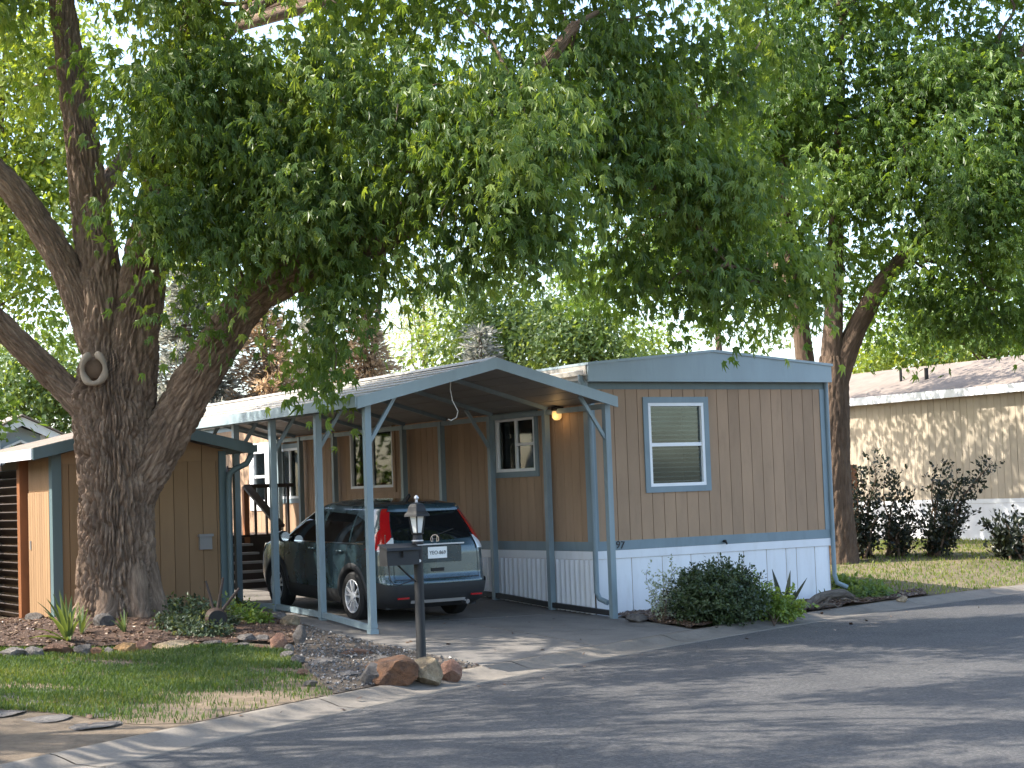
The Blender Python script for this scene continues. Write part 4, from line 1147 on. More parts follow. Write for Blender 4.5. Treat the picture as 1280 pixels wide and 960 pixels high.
        MB().lathe((s * 1.0, 3.045, 1.10), [(.07, 0), (.07, .006)], 14, 'y').build('mirror_glass', 'chrome', m_)
        # head lamp
        hl = list(patch('headlight', lambda a, t: (lerp(3.15, 4.25, a), lerp(.80, .96 - .10 * a, t)), 10, 4, .010, 'clear', car, (s,)))
    ra = MB(); ra.bar((0, .95, 1.655), (0, .86, 1.72), .03, .05); ra.build('antenna', 'black', car)
    ex = MB().tube([(.45, .16, .27), (.45, -.01, .265)], .032, 10).build('exhaust_pipe', 'chrome', car)
    # wheels
    for y0, z0 in ax:
        for s in (-1, 1):
            wh = bpy.data.objects.new('wheel', None); wh.location = (s * .795, y0, z0); wh.rotation_euler = (0, 0, 0 if s > 0 else PI); link(wh, car)
            MB().lathe((0, 0, 0), [(.225, -.11), (.31, -.11), (.338, -.085), (.345, -.03), (.345, .03), (.338, .085), (.31, .11), (.235, .105)], 40, 'x', False).build('tyre', 'tyre', wh, auto=35)
            rm = MB(); kk = 40
            pr = [(.235, .10), (.228, .106), (.215, .098), (.205, .03), (.20, -.10)]
            for a in range(len(pr) - 1):
                vs = []
                for r_, hx_ in pr[a:a + 2]:
                    for j_ in range(kk): vs.append((hx_, r_ * math.cos(2 * PI * j_ / kk), r_ * math.sin(2 * PI * j_ / kk)))
                rm.add(vs, [(j_, (j_ + 1) % kk, kk + (j_ + 1) % kk, kk + j_) for j_ in range(kk)])
            for q in range(5):
                for dq in (-.16, .16):
                    a = 2 * PI * q / 5 + .3 + dq; a2 = 2 * PI * q / 5 + .3 + dq * 1.5
                    rm.bar((.085, .05 * math.cos(a), .05 * math.sin(a)), (.096, .216 * math.cos(a2), .216 * math.sin(a2)), .030, .022, (1, 0, 0))
            rm.lathe((.075, 0, 0), [(.07, 0), (.06, .03), (.03, .038)], 16, 'x')
            rm.build('rim', 'alloy', wh)
            MB().lathe((-.02, 0, 0), [(.20, 0), (.20, .01)], 24, 'x').build('brake_disc', 'black', wh)
            # arch flare and liner
            fl = MB(); vs = []; na = 28; xb = .915 if z0 else 0
            angs = np.linspace(-.32, PI + .32, na)
            for a in angs:
                cy, cz = math.cos(a), math.sin(a)
                xx = P(min(3, max(1, uy(y0 + .44 * cy, max(.25, z0 + .44 * cz)))), max(.25, z0 + .44 * cz))[0]
                for r_, dx in ((.375, -.10), (.378, .012), (.40, .022), (.455, .016), (.475, -.02)): vs.append((s * (xx + dx), y0 + r_ * cy, max(.2, z0 + r_ * cz)))
            fs = [(a * 5 + b, a * 5 + b + 1, (a + 1) * 5 + b + 1, (a + 1) * 5 + b) for a in range(na - 1) for b in range(4)]
            fl.add(vs, fs); fl.build('wheel_arch', 'cladding', car, smooth_=True)
            li = MB(); vs = []
            for a in angs:
                for xx in (.45, .88): vs.append((s * xx, y0 + .405 * math.cos(a), max(.2, z0 + .405 * math.sin(a))))
            li.add(vs, [(a * 2, a * 2 + 1, a * 2 + 3, a * 2 + 2) for a in range(na - 1)]); li.build('wheel_well', 'cladding', car)
    return car
build_car()

# ================================================================== LAMP POST WITH MAILBOX
def lamp_post():
    b = gp(527, 831); D = float((b - CAM) @ _F); ppm = CAM_F / D; H = 205 / ppm
    L = empty('lamp_post', tuple(b), label='black lamp post with lantern head and mailbox at the driveway edge', cat='lamp post')
    k = H / 1.86
    q = MB(); q.lathe((0, 0, -.05), [(.055, 0), (.055, .09), (.052, .1), (.050, 1.40 * k)], 12); q.build('post', 'black', L, auto=40)
    q = MB(); q.lathe((0, 0, 0), [(.058, 1.36 * k), (.062, 1.37 * k), (.062, 1.39 * k), (.054, 1.40 * k), (.05, 1.47 * k), (.065, 1.48 * k), (.065, 1.495 * k)], 12); q.build('collar', 'black', L, auto=40)
    MB().lathe((0, 0, 0), [(.053, 1.395 * k), (.063, 1.40 * k), (.063, 1.408 * k), (.053, 1.413 * k)], 12).build('band', 'alloy', L)
    ln_ = bpy.data.objects.new('lantern', None); link(ln_, L)
    z0, z1 = 1.495 * k, 1.70 * k; r0, r1 = .062, .098
    for j in range(6):
        a0, a1 = j * PI / 3, (j + 1) * PI / 3
        A = lambda r_, z, a: (r_ * math.cos(a), r_ * math.sin(a), z)
        MB().add([A(r0 * .97, z0, a0), A(r0 * .97, z0, a1), A(r1 * .97, z1, a1), A(r1 * .97, z1, a0)], [(0, 1, 2, 3)]).build('pane', 'bulbglass', ln_)
        MB().bar(A(r0, z0, a0), A(r1, z1, a0), .014, .014).build('bar', 'black', ln_)
    q = MB(); q.lathe((0, 0, 0), [(.12, z1 - .012), (.155, z1 - .018), (.15, z1 + .006), (.115, z1 + .035), (.10, z1 + .085), (.075, z1 + .115), (.03, z1 + .13)], 6); q.build('cap', 'black', ln_)
    q = MB(); q.lathe((0, 0, z1 + .12), [(.02, 0), (.012, .03), (.012, .04), (.024, .05), (.026, .062), (.016, .08), (.004, .088)], 12); q.build('finial', 'alloy', ln_, smooth_=True)
    # mailbox on the street-left side
    mz = 1.37 * k
    mbx = bpy.data.objects.new('mailbox', None); mbx.location = (0, -.02, mz); mbx.rotation_euler = (0, 0, R(8)); link(mbx, L)
    MB().prism([(-.07, -.215), (.075, -.215), (.075, -.01), (-.055, -.045)], 'x', -.46, -.045).build('box', 'black', mbx)
    q = MB(); q.prism([(-.082, -.06), (-.072, -.045), (.082, -.004), (.082, .012), (-.08, -.03), (-.09, -.06)], 'x', -.475, -.035); q.build('lid', 'black', mbx)
    q = MB(); q.tube([(-.40, .05, -.02), (-.40, .05, .10), (-.395, .05, .105)], .005, 6); q.build('flag_rod', 'black', mbx)
    q = MB(); q.tube([(-.40, 0, -.21), (-.40, -.02, -.36), (-.37, -.04, -.41), (-.30, -.05, -.42), (-.10, -.03, -.38)], .006, 6); q.tube([(-.28, 0, -.215), (-.16, -.02, -.33), (-.06, -.01, -.40)], .010, 6); q.build('paper_hook', 'black', mbx)
    MB().box(-.27, -.25, -.092, -.07, -.13, -.07).build('clasp', 'black', mbx)
    MB().lathe((-.03, -.055, -.18), [(.016, 0), (.016, .015)], 8, 'y').build('bolt', 'alloy', mbx)
lamp_post()

# ================================================================== ROCKS
_ico = None
def rock(px, py, wpx, hpx, mat, label, group=None, depth=.8, seed=None, cuts=9, name='rock', sink=.2, cat='rock', flat=False):
    """px,py: middle of the foot line in the photograph"""
    global _ico
    if _ico is None:
        bm = bmesh.new(); bmesh.ops.create_icosphere(bm, subdivisions=4, radius=1.0)
        _ico = (np.array([v.co[:] for v in bm.verts]), [tuple(v.index for v in f.verts) for f in bm.faces]); bm.free()
    rng = np.random.default_rng(seed if seed is not None else int(px * 13 + py * 7))
    p = gp(px, py); D = float((p - CAM) @ _F); wm, hm = wpx * D / CAM_F, hpx * D / CAM_F
    V = _ico[0].copy()
    for _ in range(cuts):
        nrm = rng.normal(size=3); nrm /= np.linalg.norm(nrm); d = rng.uniform(.5, .85)
        t = V @ nrm - d; V = V - np.where(t > 0, t, 0)[:, None] * nrm * .99
    ph = rng.random(12) * 6
    nz_ = .035 * np.sin(V[:, 0] * 6 + ph[0]) * np.sin(V[:, 1] * 7 + ph[1]) + .025 * np.sin(V[:, 2] * 11 + ph[2] + V[:, 0] * 9) + .015 * np.sin(V[:, 1] * 19 + ph[3]) * np.sin(V[:, 2] * 17 + V[:, 0] * 15)
    V = V * (1 + nz_)[:, None]
    V -= (V.max(0) + V.min(0)) / 2; V /= (V.max(0) - V.min(0))
    V *= np.array([wm, max(wm * depth, hm * .6) if not flat else wm * depth, hm * (1 + sink)])
    V[:, 2] += hm * (1 + sink) / 2 - hm * sink
    mb = MB(); mb.v = [tuple(q) for q in V]; mb.f = list(_ico[1])
    o = mb.build(name, mat, None, auto=16); o.location = tuple(p + np.array([_F[0], _F[1], 0]) * max(wm * depth, hm * .6) * .42); o.rotation_euler = (0, 0, -YAW + rng.uniform(-.15, .15))
    o.location.z = float(zg(o.location.x, o.location.y)); return tag(o, label, cat, group)
rock(489, 858, 68, 35, 'rock_rust', 'large rusty brown rock left of the lamp post foot', depth=.75, seed=4)
rock(531, 857, 46, 33, 'rock_cream', 'cream pitted rock directly in front of the lamp post', depth=.8, seed=9)
rock(563, 852, 30, 26, 'rock_pink', 'smooth pink rock right of the lamp post foot', depth=.8, seed=21, cuts=5)
rock(466, 857, 34, 28, 'rock_grey', 'grey slanted rock leaning on the rusty brown rock', depth=.6, seed=6)
rock(562, 836, 24, 10, 'rock_grey', 'low grey stone behind the pink rock', seed=8)
rock(508, 842, 20, 14, 'rock_cream', 'small buff stone tucked between the rusty and cream rocks', seed=18)
G = 'stones edging the planting bed'
rock(72, 819, 42, 15, 'rock_red', 'long red sandstone block in the bed edging', G, depth=.5, seed=31)
rock(154, 817, 30, 13, 'rock_gold', 'golden sandstone lump in the bed edging', G, depth=.6, seed=32)
rock(209, 812, 50, 7, 'rock_buff', 'flat buff flagstone lying on the bed edging', G, depth=1.5, seed=33, flat=True, sink=.5)
rock(362, 784, 26, 14, 'rock_cream', 'pale cream rock on top of the edging corner by the carport', G, seed=34)
rock(374, 806, 18, 24, 'rock_grey', 'upright dark grey block at the edging corner by the gravel', G, depth=.9, seed=35, cuts=6)
rock(347, 811, 23, 19, 'rock_pink', 'rounded pale pink rock beside the upright grey block', G, seed=36, cuts=5)
rock(348, 776, 22, 10, 'rock_grey', 'light grey rock behind the pale cream rock', G, seed=37)
rock(306, 803, 26, 10, 'rock_grey', 'mossy grey flat stone in the edging below the wagon hub', G, seed=38)
rock(128, 786, 26, 18, 'rock_grey', 'dark grey rock against the foot of the big trunk', seed=41, cuts=6)
rock(40, 778, 26, 12, 'rock_grey', 'dark stone under the shed door', seed=42, cuts=6)
rock(796, 779, 28, 11, 'rock_grey', 'dark flat stone at the corner post of the carport', seed=43, cuts=6)
rock(1128, 753, 16, 7, 'rock_buff', 'small buff stone at the edge of the neighbouring lawn', seed=44)
EDGE = ((12, 822, 36, 12, 'rock_grey', 'wide grey edging stone at the outer end beyond the sword leaves'), (40, 821, 26, 12, 'rock_grey', 'grey edging stone touching the long red block on its shed side'),
        (102, 820, 24, 14, 'rock_grey', 'chunky grey edging stone between the red block and the golden lump'), (119, 820, 16, 11, 'rock_rust', 'small rust brown edging stone next to the chunky grey one'),
        (135, 818, 14, 9, 'rock_grey', 'tiny grey edging stone touching the golden lump'), (178, 815, 24, 14, 'rock_pink', 'pinkish edging stone between the golden lump and the buff flagstone'),
        (240, 808, 24, 5, 'rock_red', 'thin red edging slab just past the buff flagstone'), (262, 807, 30, 6, 'rock_grey', 'long thin grey edging slab below the dark ground cover'),
        (285, 806, 24, 6, 'rock_red', 'thin red edging slab below the wagon hub'), (326, 803, 20, 9, 'rock_grey', 'grey edging stone between the mossy flat stone and the pale pink rock'),
        (361, 815, 14, 10, 'rock_grey', 'small grey stone at the foot of the upright grey block'), (358, 823, 18, 9, 'rock_grey', 'grey stone on the grass side of the edging corner'),
        (372, 829, 20, 10, 'rock_grey', 'grey stone between the lawn corner and the gravel'), (378, 845, 18, 8, 'rock_red', 'reddish stone half way down the lawn and gravel border'),
        (388, 858, 20, 7, 'rock_grey', 'last grey stone of the lawn and gravel border towards the kerb'), (-25, 822, 36, 13, 'rock_red', 'red edging stone beside the slatted screen'),
        (325, 812, 20, 6, 'rock_red', 'thin red slab on the grass in front of the pale pink rock'), (300, 809, 22, 5, 'rock_grey', 'thin grey slab on the grass below the mossy flat stone'))
for (x, y, ww, hh, mt, LB) in EDGE:
    rock(x, y, ww, hh, mt, LB, G, depth=.7)
for (x, y, ww, hh) in ((40, 868, 44, 2), (8, 872, 40, 2), (20, 884, 60, 2), (75, 886, 52, 2), (-10, 896, 60, 2), (50, 902, 60, 2), (115, 896, 40, 2), (110, 912, 60, 2)):
    rock(x, y, ww, hh, 'rock_grey', 'flat grey flagstone sunk in the bare dirt beside the lawn', 'flagstones in the bare dirt', depth=1.3, flat=True, sink=1.6, name='flagstone', cat='flagstone')
for (x, y, ww, hh, mt) in ((400, 830, 46, 4, 'rock_grey'), (440, 818, 50, 4, 'rock_red'), (470, 826, 44, 4, 'rock_grey'), (430, 845, 46, 4, 'rock_grey')):
    rock(x, y, ww, hh, mt, 'flat stone slab set in the gravel beside the driveway', 'stepping slabs in the gravel', depth=1.3, flat=True, sink=1.6, name='stone_slab', cat='slab')

# ================================================================== TREES
def C(px, py, D, rx, ry, dens=.018, dz=1.0):
    c = at(px, py, D); a, b = rx * D / CAM_F, ry * D / CAM_F
    r_ = np.array([a * .9 + .1, a * .9 * dz + .1, b])
    return (c, r_, max(3, dens * rx * ry * (D / 24.0) ** 0.0))
def branch_to(parent, src, dst, r0, mat, seed, sag=.0, r1=.012, name='branch'):
    src, dst = np.asarray(src, float), np.asarray(dst, float); rng = np.random.default_rng(seed); L = np.linalg.norm(dst - src)
    pts = [src]
    for t in (.3, .6, .85): pts.append(src + (dst - src) * t + rng.normal(size=3) * L * .05 + np.array([0, 0, sag * L * math.sin(t * PI)]))
    pts.append(dst); P, r_, s = spline(pts, [r0, r0 * .75, r0 * .5, r0 * .3, r1], 16)
    mb = MB(); mb.tube(P, list(r_), 7); k = mb.mesh(name, mat, True)
    uv = np.zeros((len(k.vertices), 3)); uv[:, 1] = np.repeat(s, 7); uv[:, 0] = np.tile(np.arange(7) * .05, 16)
    a = k.attributes.new('bark', 'FLOAT_VECTOR', 'POINT'); a.data.foreach_set('vector', uv.astype(np.float32).ravel())
    return link(bpy.data.objects.new(name, k), parent)
def foliage(parent, clumps, leaf, mat, name='crown', **kw):
    V, F, T = crown(clumps, leaf, **kw)
    o = np_obj(name, V, F, mat, parent, False, {'tint': T}); o['kind'] = 'stuff'; return o

def limb(pts, D0):
    return [at(p[0], p[1], D0 + (p[3] if len(p) > 3 else 0)) for p in pts], [p[2] for p in pts]

# ---- the big silver maple --------------------------------------------------------------------------------
TB = np.array([-6.17, 1.75, 0.0]); TB[2] = zg(TB[0], TB[1]) - .05
DT = float((TB - CAM) @ _F)
maple = empty('silver_maple_tree', tuple(TB * 0), label='huge silver maple with furrowed forked trunk in front of the shed', cat='tree')
LIMBS = {
    'trunk': [(146, 792, .62), (146, 768, .52), (145, 735, .465), (145, 660, .445), (145, 590, .445), (143, 530, .47), (140, 490, .46), (139, 455, .36), (136, 430, .25)],
    'a': [(128, 545, .17), (106, 512, .18), (70, 474, .165), (35, 440, .155, -.2), (0, 406, .15, -.4), (-50, 350, .14, -.8), (-130, 250, .10, -1.2), (-210, 150, .05, -1.4)],
    'b': [(140, 500, .22), (122, 440, .205), (98, 372, .19), (62, 300, .178, -.1), (20, 242, .168, -.2), (-30, 190, .16, -.3), (-110, 90, .11, -.4), (-180, -20, .06, -.5)],
    'c': [(130, 480, .30), (133, 430, .29), (128, 370, .27), (116, 280, .235, .2), (104, 190, .21, .3), (88, 80, .18, .5), (70, -60, .13, .8), (60, -220, .07, 1)],
    'd': [(158, 520, .36), (162, 460, .34), (170, 400, .30), (185, 310, .26), (205, 220, .225, -.1), (228, 120, .19, -.2), (248, 0, .15, -.3), (262, -140, .08, -.4)],
    'e': [(158, 640, .25), (178, 596, .28), (208, 542, .28), (244, 478, .265, -.1), (281, 420, .25, -.2), (316, 372, .235, -.3), (380, 335, .215, -.6), (440, 310, .20, -.9), (500, 280, .20, -1.1), (548, 228, .18, -1.3), (590, 190, .15, -1.4), (650, 120, .11, -1.5), (720, 30, .06, -1.5)],
    'f': [(590, 195, .12, -1.35), (640, 188, .10, -1.1), (700, 182, .085, -.8), (752, 186, .075, -.6), (790, 215, .06, -.5), (850, 260, .04, -.5), (910, 330, .02, -.5)],
    'g': [(112, 260, .11, .2), (160, 190, .1, 1.0), (220, 110, .08, 2.0), (300, 30, .05, 3)],
}
sd_ = 1
for nm, pts in LIMBS.items():
    P_, r_ = limb(pts, DT)
    if nm == 'trunk': P_[0][2] -= .1
    bark_tube('trunk' if nm == 'trunk' else 'limb', P_, r_, 'bark', maple, step=.02 if nm in ('trunk', 'e', 'd', 'b', 'c', 'a') else .035, cell=.052 if nm == 'trunk' else .046, depth=.085 if nm == 'trunk' else .065, seed=sd_, maxk=440); sd_ += 3
# root flare buttresses
for k in range(7):
    a = 2 * PI * k / 7 + .4; p0 = TB + np.array([0, 0, .7]) + .32 * np.array([math.cos(a), math.sin(a), 0]); p1 = TB + np.array([.44 * math.cos(a), .44 * math.sin(a), .16]); p2 = TB + np.array([.68 * math.cos(a), .68 * math.sin(a), -.08])
    bark_tube('root', [p0, p1, p2], [.16, .16, .07], 'bark', maple, step=.03, cell=.06, depth=.03, seed=60 + k)
# pruned branch scar: callus ring
sc_c = at(117, 461, DT - .56); mb = MB(); pts = []; ri = []
for k in range(25):
    a = PI / 2 + .30 + (2 * PI - .5) * k / 24
    pts.append(sc_c + _R * math.cos(a) * .145 + _U * math.sin(a) * .185 - _F * .02 * math.sin(a * 3)); ri.append(.040 + .010 * math.sin(k * .9))
mb.tube(pts, ri, 10); mb.build('branch_scar', 'scar', maple, smooth_=True)
mb = MB(); mb.tube([sc_c + _F * .03, sc_c + _F * .2], [.12, .14], 16); mb.build('scar_heartwood', 'bark2', maple, smooth_=True)


D = DT
clumps = [
    C(172, 95, D - .9, 48, 45), C(225, 95, D - 1.0, 70, 70), C(190, 180, D - 1.1, 52, 60), C(225, 250, D - 1.2, 58, 60), C(186, 240, D - .9, 30, 34), C(265, 310, D - 1.0, 45, 40, .014), C(232, 322, D - .9, 28, 32), C(218, 405, D - .8, 18, 24, .02),
    C(300, 130, D - .8, 70, 75), C(335, 230, D - 1.0, 85, 75), C(340, 305, D - 1.1, 65, 45), C(385, 290, D - 1.2, 70, 70), C(400, 380, D - 1.0, 50, 34),
    C(380, 120, D - 1.0, 85, 75), C(450, 90, D - 1.4, 85, 60), C(450, 185, D - 1.6, 85, 75), C(430, 255, D - 1.5, 52, 48), C(445, 355, D - 1.4, 36, 42), C(412, 440, D - 1.2, 20, 38, .03), C(420, 490, D - 1.25, 14, 12, .05), C(447, 400, D - 1.3, 40, 30, .014),
    C(540, 95, D - 1.8, 90, 60), C(530, 165, D - .4, 60, 45), C(610, 145, D - 2.6, 62, 50), C(640, 210, D - 2.8, 75, 65), C(655, 130, D - 2.3, 75, 60), C(600, 275, D - 2.0, 40, 42), C(630, 290, D - 2.4, 62, 45), C(660, 250, D - 2.6, 45, 48), C(585, 335, D - 2.0, 45, 28, .016), C(632, 318, D - 2.0, 42, 16, .012),
    C(715, 100, D - 1.0, 75, 60), C(735, 178, D - .8, 48, 46), C(790, 130, D - .5, 70, 65), C(810, 220, D - .5, 65, 60), C(800, 300, D - .4, 55, 45, .014), C(830, 345, D - .3, 52, 38), C(860, 372, D - .3, 42, 24), C(818, 385, D - .2, 20, 20, .014),
    C(870, 110, D, 75, 60), C(880, 190, D, 70, 60), C(890, 270, D, 65, 55), C(920, 340, D - .2, 60, 42), C(950, 368, D - .3, 46, 30), C(905, 366, D - .2, 42, 20), C(985, 395, D - .2, 22, 24, .02), C(945, 230, D + .2, 40, 40, .014),
    C(40, 100, D + 1.4, 45, 40, .008), C(270, 200, D + 1.5, 60, 50, .010), C(300, 60, D, 90, 50), C(30, 290, D + 1, 40, 40, .006), C(80, 380, D + 1, 40, 35, .006),
    C(500, 330, D - 1.2, 28, 22, .01), C(540, 345, D - 1.0, 22, 26, .01)]
clumps = [(c_ + (np.array([0, 0, .30]) if c_[2] < 5.6 else 0), r_, n_ * .78) for c_, r_, n_ in clumps]
# crown above the frame
for (px, py, dd, rx, ry) in ((100, -30, 0, 120, 80), (260, -20, -.5, 120, 80), (420, -10, -1, 120, 70), (570, 0, -1.5, 120, 60), (700, 5, -1, 110, 60), (830, 20, 0, 110, 60), (950, 40, .5, 80, 60),
                             (180, -170, -.5, 170, 110), (400, -160, -1, 170, 100), (620, -130, -1.5, 150, 90), (800, -100, -1, 130, 90), (300, -330, 0, 190, 120), (560, -290, -1, 170, 110)):
    clumps.append(C(px, py, D + dd, rx, ry, .007))
# the side of the crown towards the street and off to the left
for (X, Y, Z, r1, r2, n) in ((-9.5, 0.5, 8.0, 1.6, 1.2, 70), (-11.5, -1.0, 7.6, 1.7, 1.2, 80), (-12.8, 1.0, 8.8, 1.8, 1.2, 80), (-9.0, -2.5, 9.2, 1.8, 1.1, 80), (-6.5, -2.6, 9.6, 1.7, 1.0, 70), (-14.0, -1.8, 9.4, 1.7, 1.1, 70), (-11.2, -3.6, 8.6, 1.7, 1.1, 80),
                             (-3.6, -3.0, 9.8, 1.6, 1.0, 60), (-1.0, -3.2, 10.0, 1.6, 1.0, 50), (-7.5, 1.2, 11.2, 2.2, 1.3, 90), (-4.2, 1.0, 12.0, 2.2, 1.3, 80), (-10, 2.2, 10.8, 1.8, 1.1, 70), (-1.2, 0.2, 11.5, 1.8, 1.2, 60), (1.5, -1.0, 10.5, 1.6, 1.0, 50),
                             (-8.6, 2.6, 9.0, 1.5, 1.2, 110), (-10.4, 2.8, 9.2, 1.6, 1.2, 110), (-9.2, 1.0, 9.8, 1.7, 1.2, 120), (-11.6, 1.6, 10.2, 1.7, 1.2, 110), (-7.8, 3.4, 10.6, 1.7, 1.1, 100), (-12.6, 3.2, 9.4, 1.6, 1.1, 90), (-10.4, -1.6, 10.2, 1.8, 1.2, 110), (-7.6, -.8, 10.4, 1.8, 1.2, 110), (-13.2, -3.4, 10.0, 1.7, 1.1, 90), (-5.0, -1.2, 11.0, 1.8, 1.1, 90), (-2.6, 1.4, 11.6, 1.8, 1.1, 90), (-14.6, .6, 10.4, 1.7, 1.1, 80), (-9.4, 4.6, 10.2, 1.5, 1.0, 70), (-11.2, 4.6, 11.0, 1.5, 1.0, 70)):
    clumps.append((np.array([X, Y, Z]), np.array([r1, r1, r2]), n))
rg = np.random.default_rng(99)
for X in np.arange(-7.5, 6.5, 2.0):
    for Y in (-5.6, -3.6, -1.6, .4, 2.4):
        clumps.append((np.array([X + rg.uniform(-.7, .7) + .3 * Y, Y + rg.uniform(-.6, .6), 10.9 + rg.uniform(-.6, 1.2) - .06 * abs(X)]), np.array([1.25, 1.25, .8]), 62))
SDIR = np.array(sd)
gaps = [(at(630, 200, 21.6), 1.7), (at(640, 120, 21.8), 1.6), (at(560, 110, 22.4), 1.3), (at(930, 370, 24.0), 1.3), (at(800, 200, 23.6), 1.2), (gp(1010, 805), .9), (gp(1160, 800), 1.0), (gp(930, 845), .8), (gp(1230, 770), 1.0), (gp(700, 868), .7), (gp(215, 860), .8), (gp(560, 800), .45), (gp(660, 790), .4), (gp(1180, 850), .9), (gp(110, 790), .4), (np.array([-6.7, 3.6, 1.1]), 1.1), (np.array([-6.7, 3.4, 1.8]), .8), (np.array([0, 12.8, 2.0]), .9)]
def shades(c_, r_):
    for t_, rr in gaps:
        v_ = c_ - t_; k_ = v_ @ SDIR
        if k_ > 1.5 and np.linalg.norm(v_ - SDIR * k_) < rr + .25 * r_[0]: return True
    return False
clumps = [q_ for q_ in clumps if q_[0][2] < 8.4 or not shades(q_[0], q_[1])]
foliage(maple, clumps, .155, 'leaf_maple', per=15, droop=.75, sprig=.5, clumpy=8, gsize=.20)
lp_ = {k: limb(v, DT)[0] for k, v in LIMBS.items()}
allp = np.array([p for k, v in lp_.items() if k != 'trunk' for p in v[2:]])
for k, (c, r_, n) in enumerate(clumps):
    src_ = allp[allp[:, 2] > 7.6] if c[2] > 8.4 else allp
    dd = np.linalg.norm(src_ - c, axis=1); j = int(np.argmin(dd))
    branch_to(maple, src_[j], c + np.array([0, 0, -.2]) * r_[2], .020 + .009 * dd[j], 'bark', 100 + k, .10 if c[2] > 8.4 else .04)
# bare hanging twigs
for k, (x, y, x2, y2) in enumerate(((560, 230, 575, 290), (556, 240, 552, 280), (572, 235, 580, 275), (498, 130, 494, 158))):
    branch_to(maple, at(x, y, D - 2.4), at(x2, y2, D - 2.4), .012, 'scar', 300 + k, 0, .004, 'twig')

# ---- the second tree, right of the home ----------------------------------------------------------------------
D2 = 33.0
t2b = gp(1046, 703)
D2 = float((t2b - CAM) @ _F)
tree2 = empty('shade_tree', (0, 0, 0), label='dark three stemmed tree behind the right corner of the tan home', cat='tree')
L2 = {'trunk': [(1048, 712, .50), (1047, 690, .42), (1045, 640, .36), (1043, 580, .34), (1041, 520, .36), (1040, 475, .35), (1040, 445, .25)],
      'a': [(1040, 520, .25), (1040, 450, .24), (1042, 390, .20), (1044, 330, .18), (1046, 250, .15, -.2), (1050, 150, .11, -.3), (1052, 20, .05, -.4)],
      'b': [(1042, 500, .24), (1058, 440, .24), (1080, 392, .21), (1104, 352, .19, -.3), (1132, 320, .17, -.6), (1165, 280, .14, -.8), (1215, 210, .10, -1), (1260, 110, .05, -1)],
      'c': [(1030, 700, .22, .9), (1012, 520, .21, .9), (1004, 430, .20, .9), (992, 350, .18, .8), (984, 270, .16, .7), (975, 160, .12, .6), (965, 30, .06, .5)],
      'd': [(1044, 260, .08, -.2), (1065, 247, .07, -.4), (1090, 248, .06, -.6), (1120, 230, .04, -.8)],
      'e': [(1000, 290, .09, .7), (1020, 265, .08, .3), (1040, 240, .05, 0)]}
sd_ = 40
for nm, pts in L2.items():
    P_, r_ = limb(pts, D2); r_ = [q_ * .86 for q_ in r_]; bark_tube('trunk' if nm == 'trunk' else 'limb', P_, r_, 'bark2', tree2, step=.04, cell=.08, depth=.03, seed=sd_, maxk=90); sd_ += 3
cl2 = []
for (px, py, dd, rx, ry, dn) in ((950, 130, .5, 55, 55, .018), (985, 210, .3, 50, 50, .016), (1000, 120, 0, 65, 60, .018), (1060, 110, -.5, 70, 55, .018), (1050, 195, -.8, 60, 45, .018), (1120, 130, -.8, 70, 65, .019), (1110, 215, -1, 60, 45, .018), (1180, 110, -1, 70, 60, .019), (1185, 200, -1.4, 65, 60, .019), (1245, 130, -1, 65, 70, .019), (1250, 220, -1.5, 60, 60, .02), (1200, 270, -2, 55, 50, .02), (1245, 300, -2, 55, 50, .02), (1150, 275, -1, 45, 40, .016), (1190, 340, -1.2, 42, 35, .018), (1250, 365, -1.8, 45, 40, .02), (1215, 400, -1.0, 40, 22, .016), (1265, 410, -1.4, 32, 22, .016), (1160, 365, -.5, 30, 28, .014), (1135, 335, -.2, 28, 22, .012),
                             (975, 300, .4, 32, 45, .016), (1010, 330, .4, 22, 40, .012), (1075, 290, -.3, 40, 40, .014), (1060, 345, .8, 30, 30, .012), (1100, 280, 1, 35, 35, .01), (1140, 180, -2.4, 45, 40, .012), (1100, 405, 1.8, 28, 20, .010), (970, 350, .6, 24, 22, .012), (945, 60, .5, 60, 50, .016), (1060, 40, 0, 90, 50, .014), (1180, 30, -.5, 90, 55, .014), (1290, 60, -.5, 70, 70, .014), (1310, 200, -1, 60, 80, .014), (1310, 320, -1.2, 50, 60, .014)):
    cl2.append(C(px, py, D2 + dd, rx, ry, dn * 1.45))
for (px, py, dd, rx, ry) in ((960, -40, .5, 120, 70), (1100, -60, 0, 130, 80), (1240, -50, 0, 120, 80), (1030, -170, 0, 150, 90), (1190, -180, 0, 150, 90), (1110, -290, 0, 130, 80), (1370, -20, 0, 90, 90), (1390, 150, 0, 80, 90)): cl2.append(C(px, py, D2 + dd, rx, ry, .013))
for (X, Y, Z, r1, n) in ((9.4, 8.6, 6.4, 1.5, 120), (10.6, 9.8, 7.4, 1.5, 120), (9.0, 10.6, 8.2, 1.6, 110), (10.8, 12.2, 7.0, 1.4, 90), (8.4, 8.2, 9.0, 1.6, 100), (11.2, 7.6, 8.6, 1.5, 90), (12.0, 9.6, 9.0, 1.4, 80), (7.6, 10.2, 6.6, 1.2, 60)):
    cl2.append((np.array([X, Y, Z]), np.array([r1, r1, r1 * .75]), n))
foliage(tree2, cl2, .165, 'leaf_dark', per=14, droop=.55, sprig=.5, clumpy=8, gsize=.26)
p2 = np.array([p for k, v in L2.items() if k != 'trunk' for p in limb(v, D2)[0][2:]])
for k, (c, r_, n) in enumerate(cl2):
    dd = np.linalg.norm(p2 - c, axis=1); j = int(np.argmin(dd)); branch_to(tree2, p2[j], c, .02 + .012 * dd[j], 'bark2', 400 + k, .04)

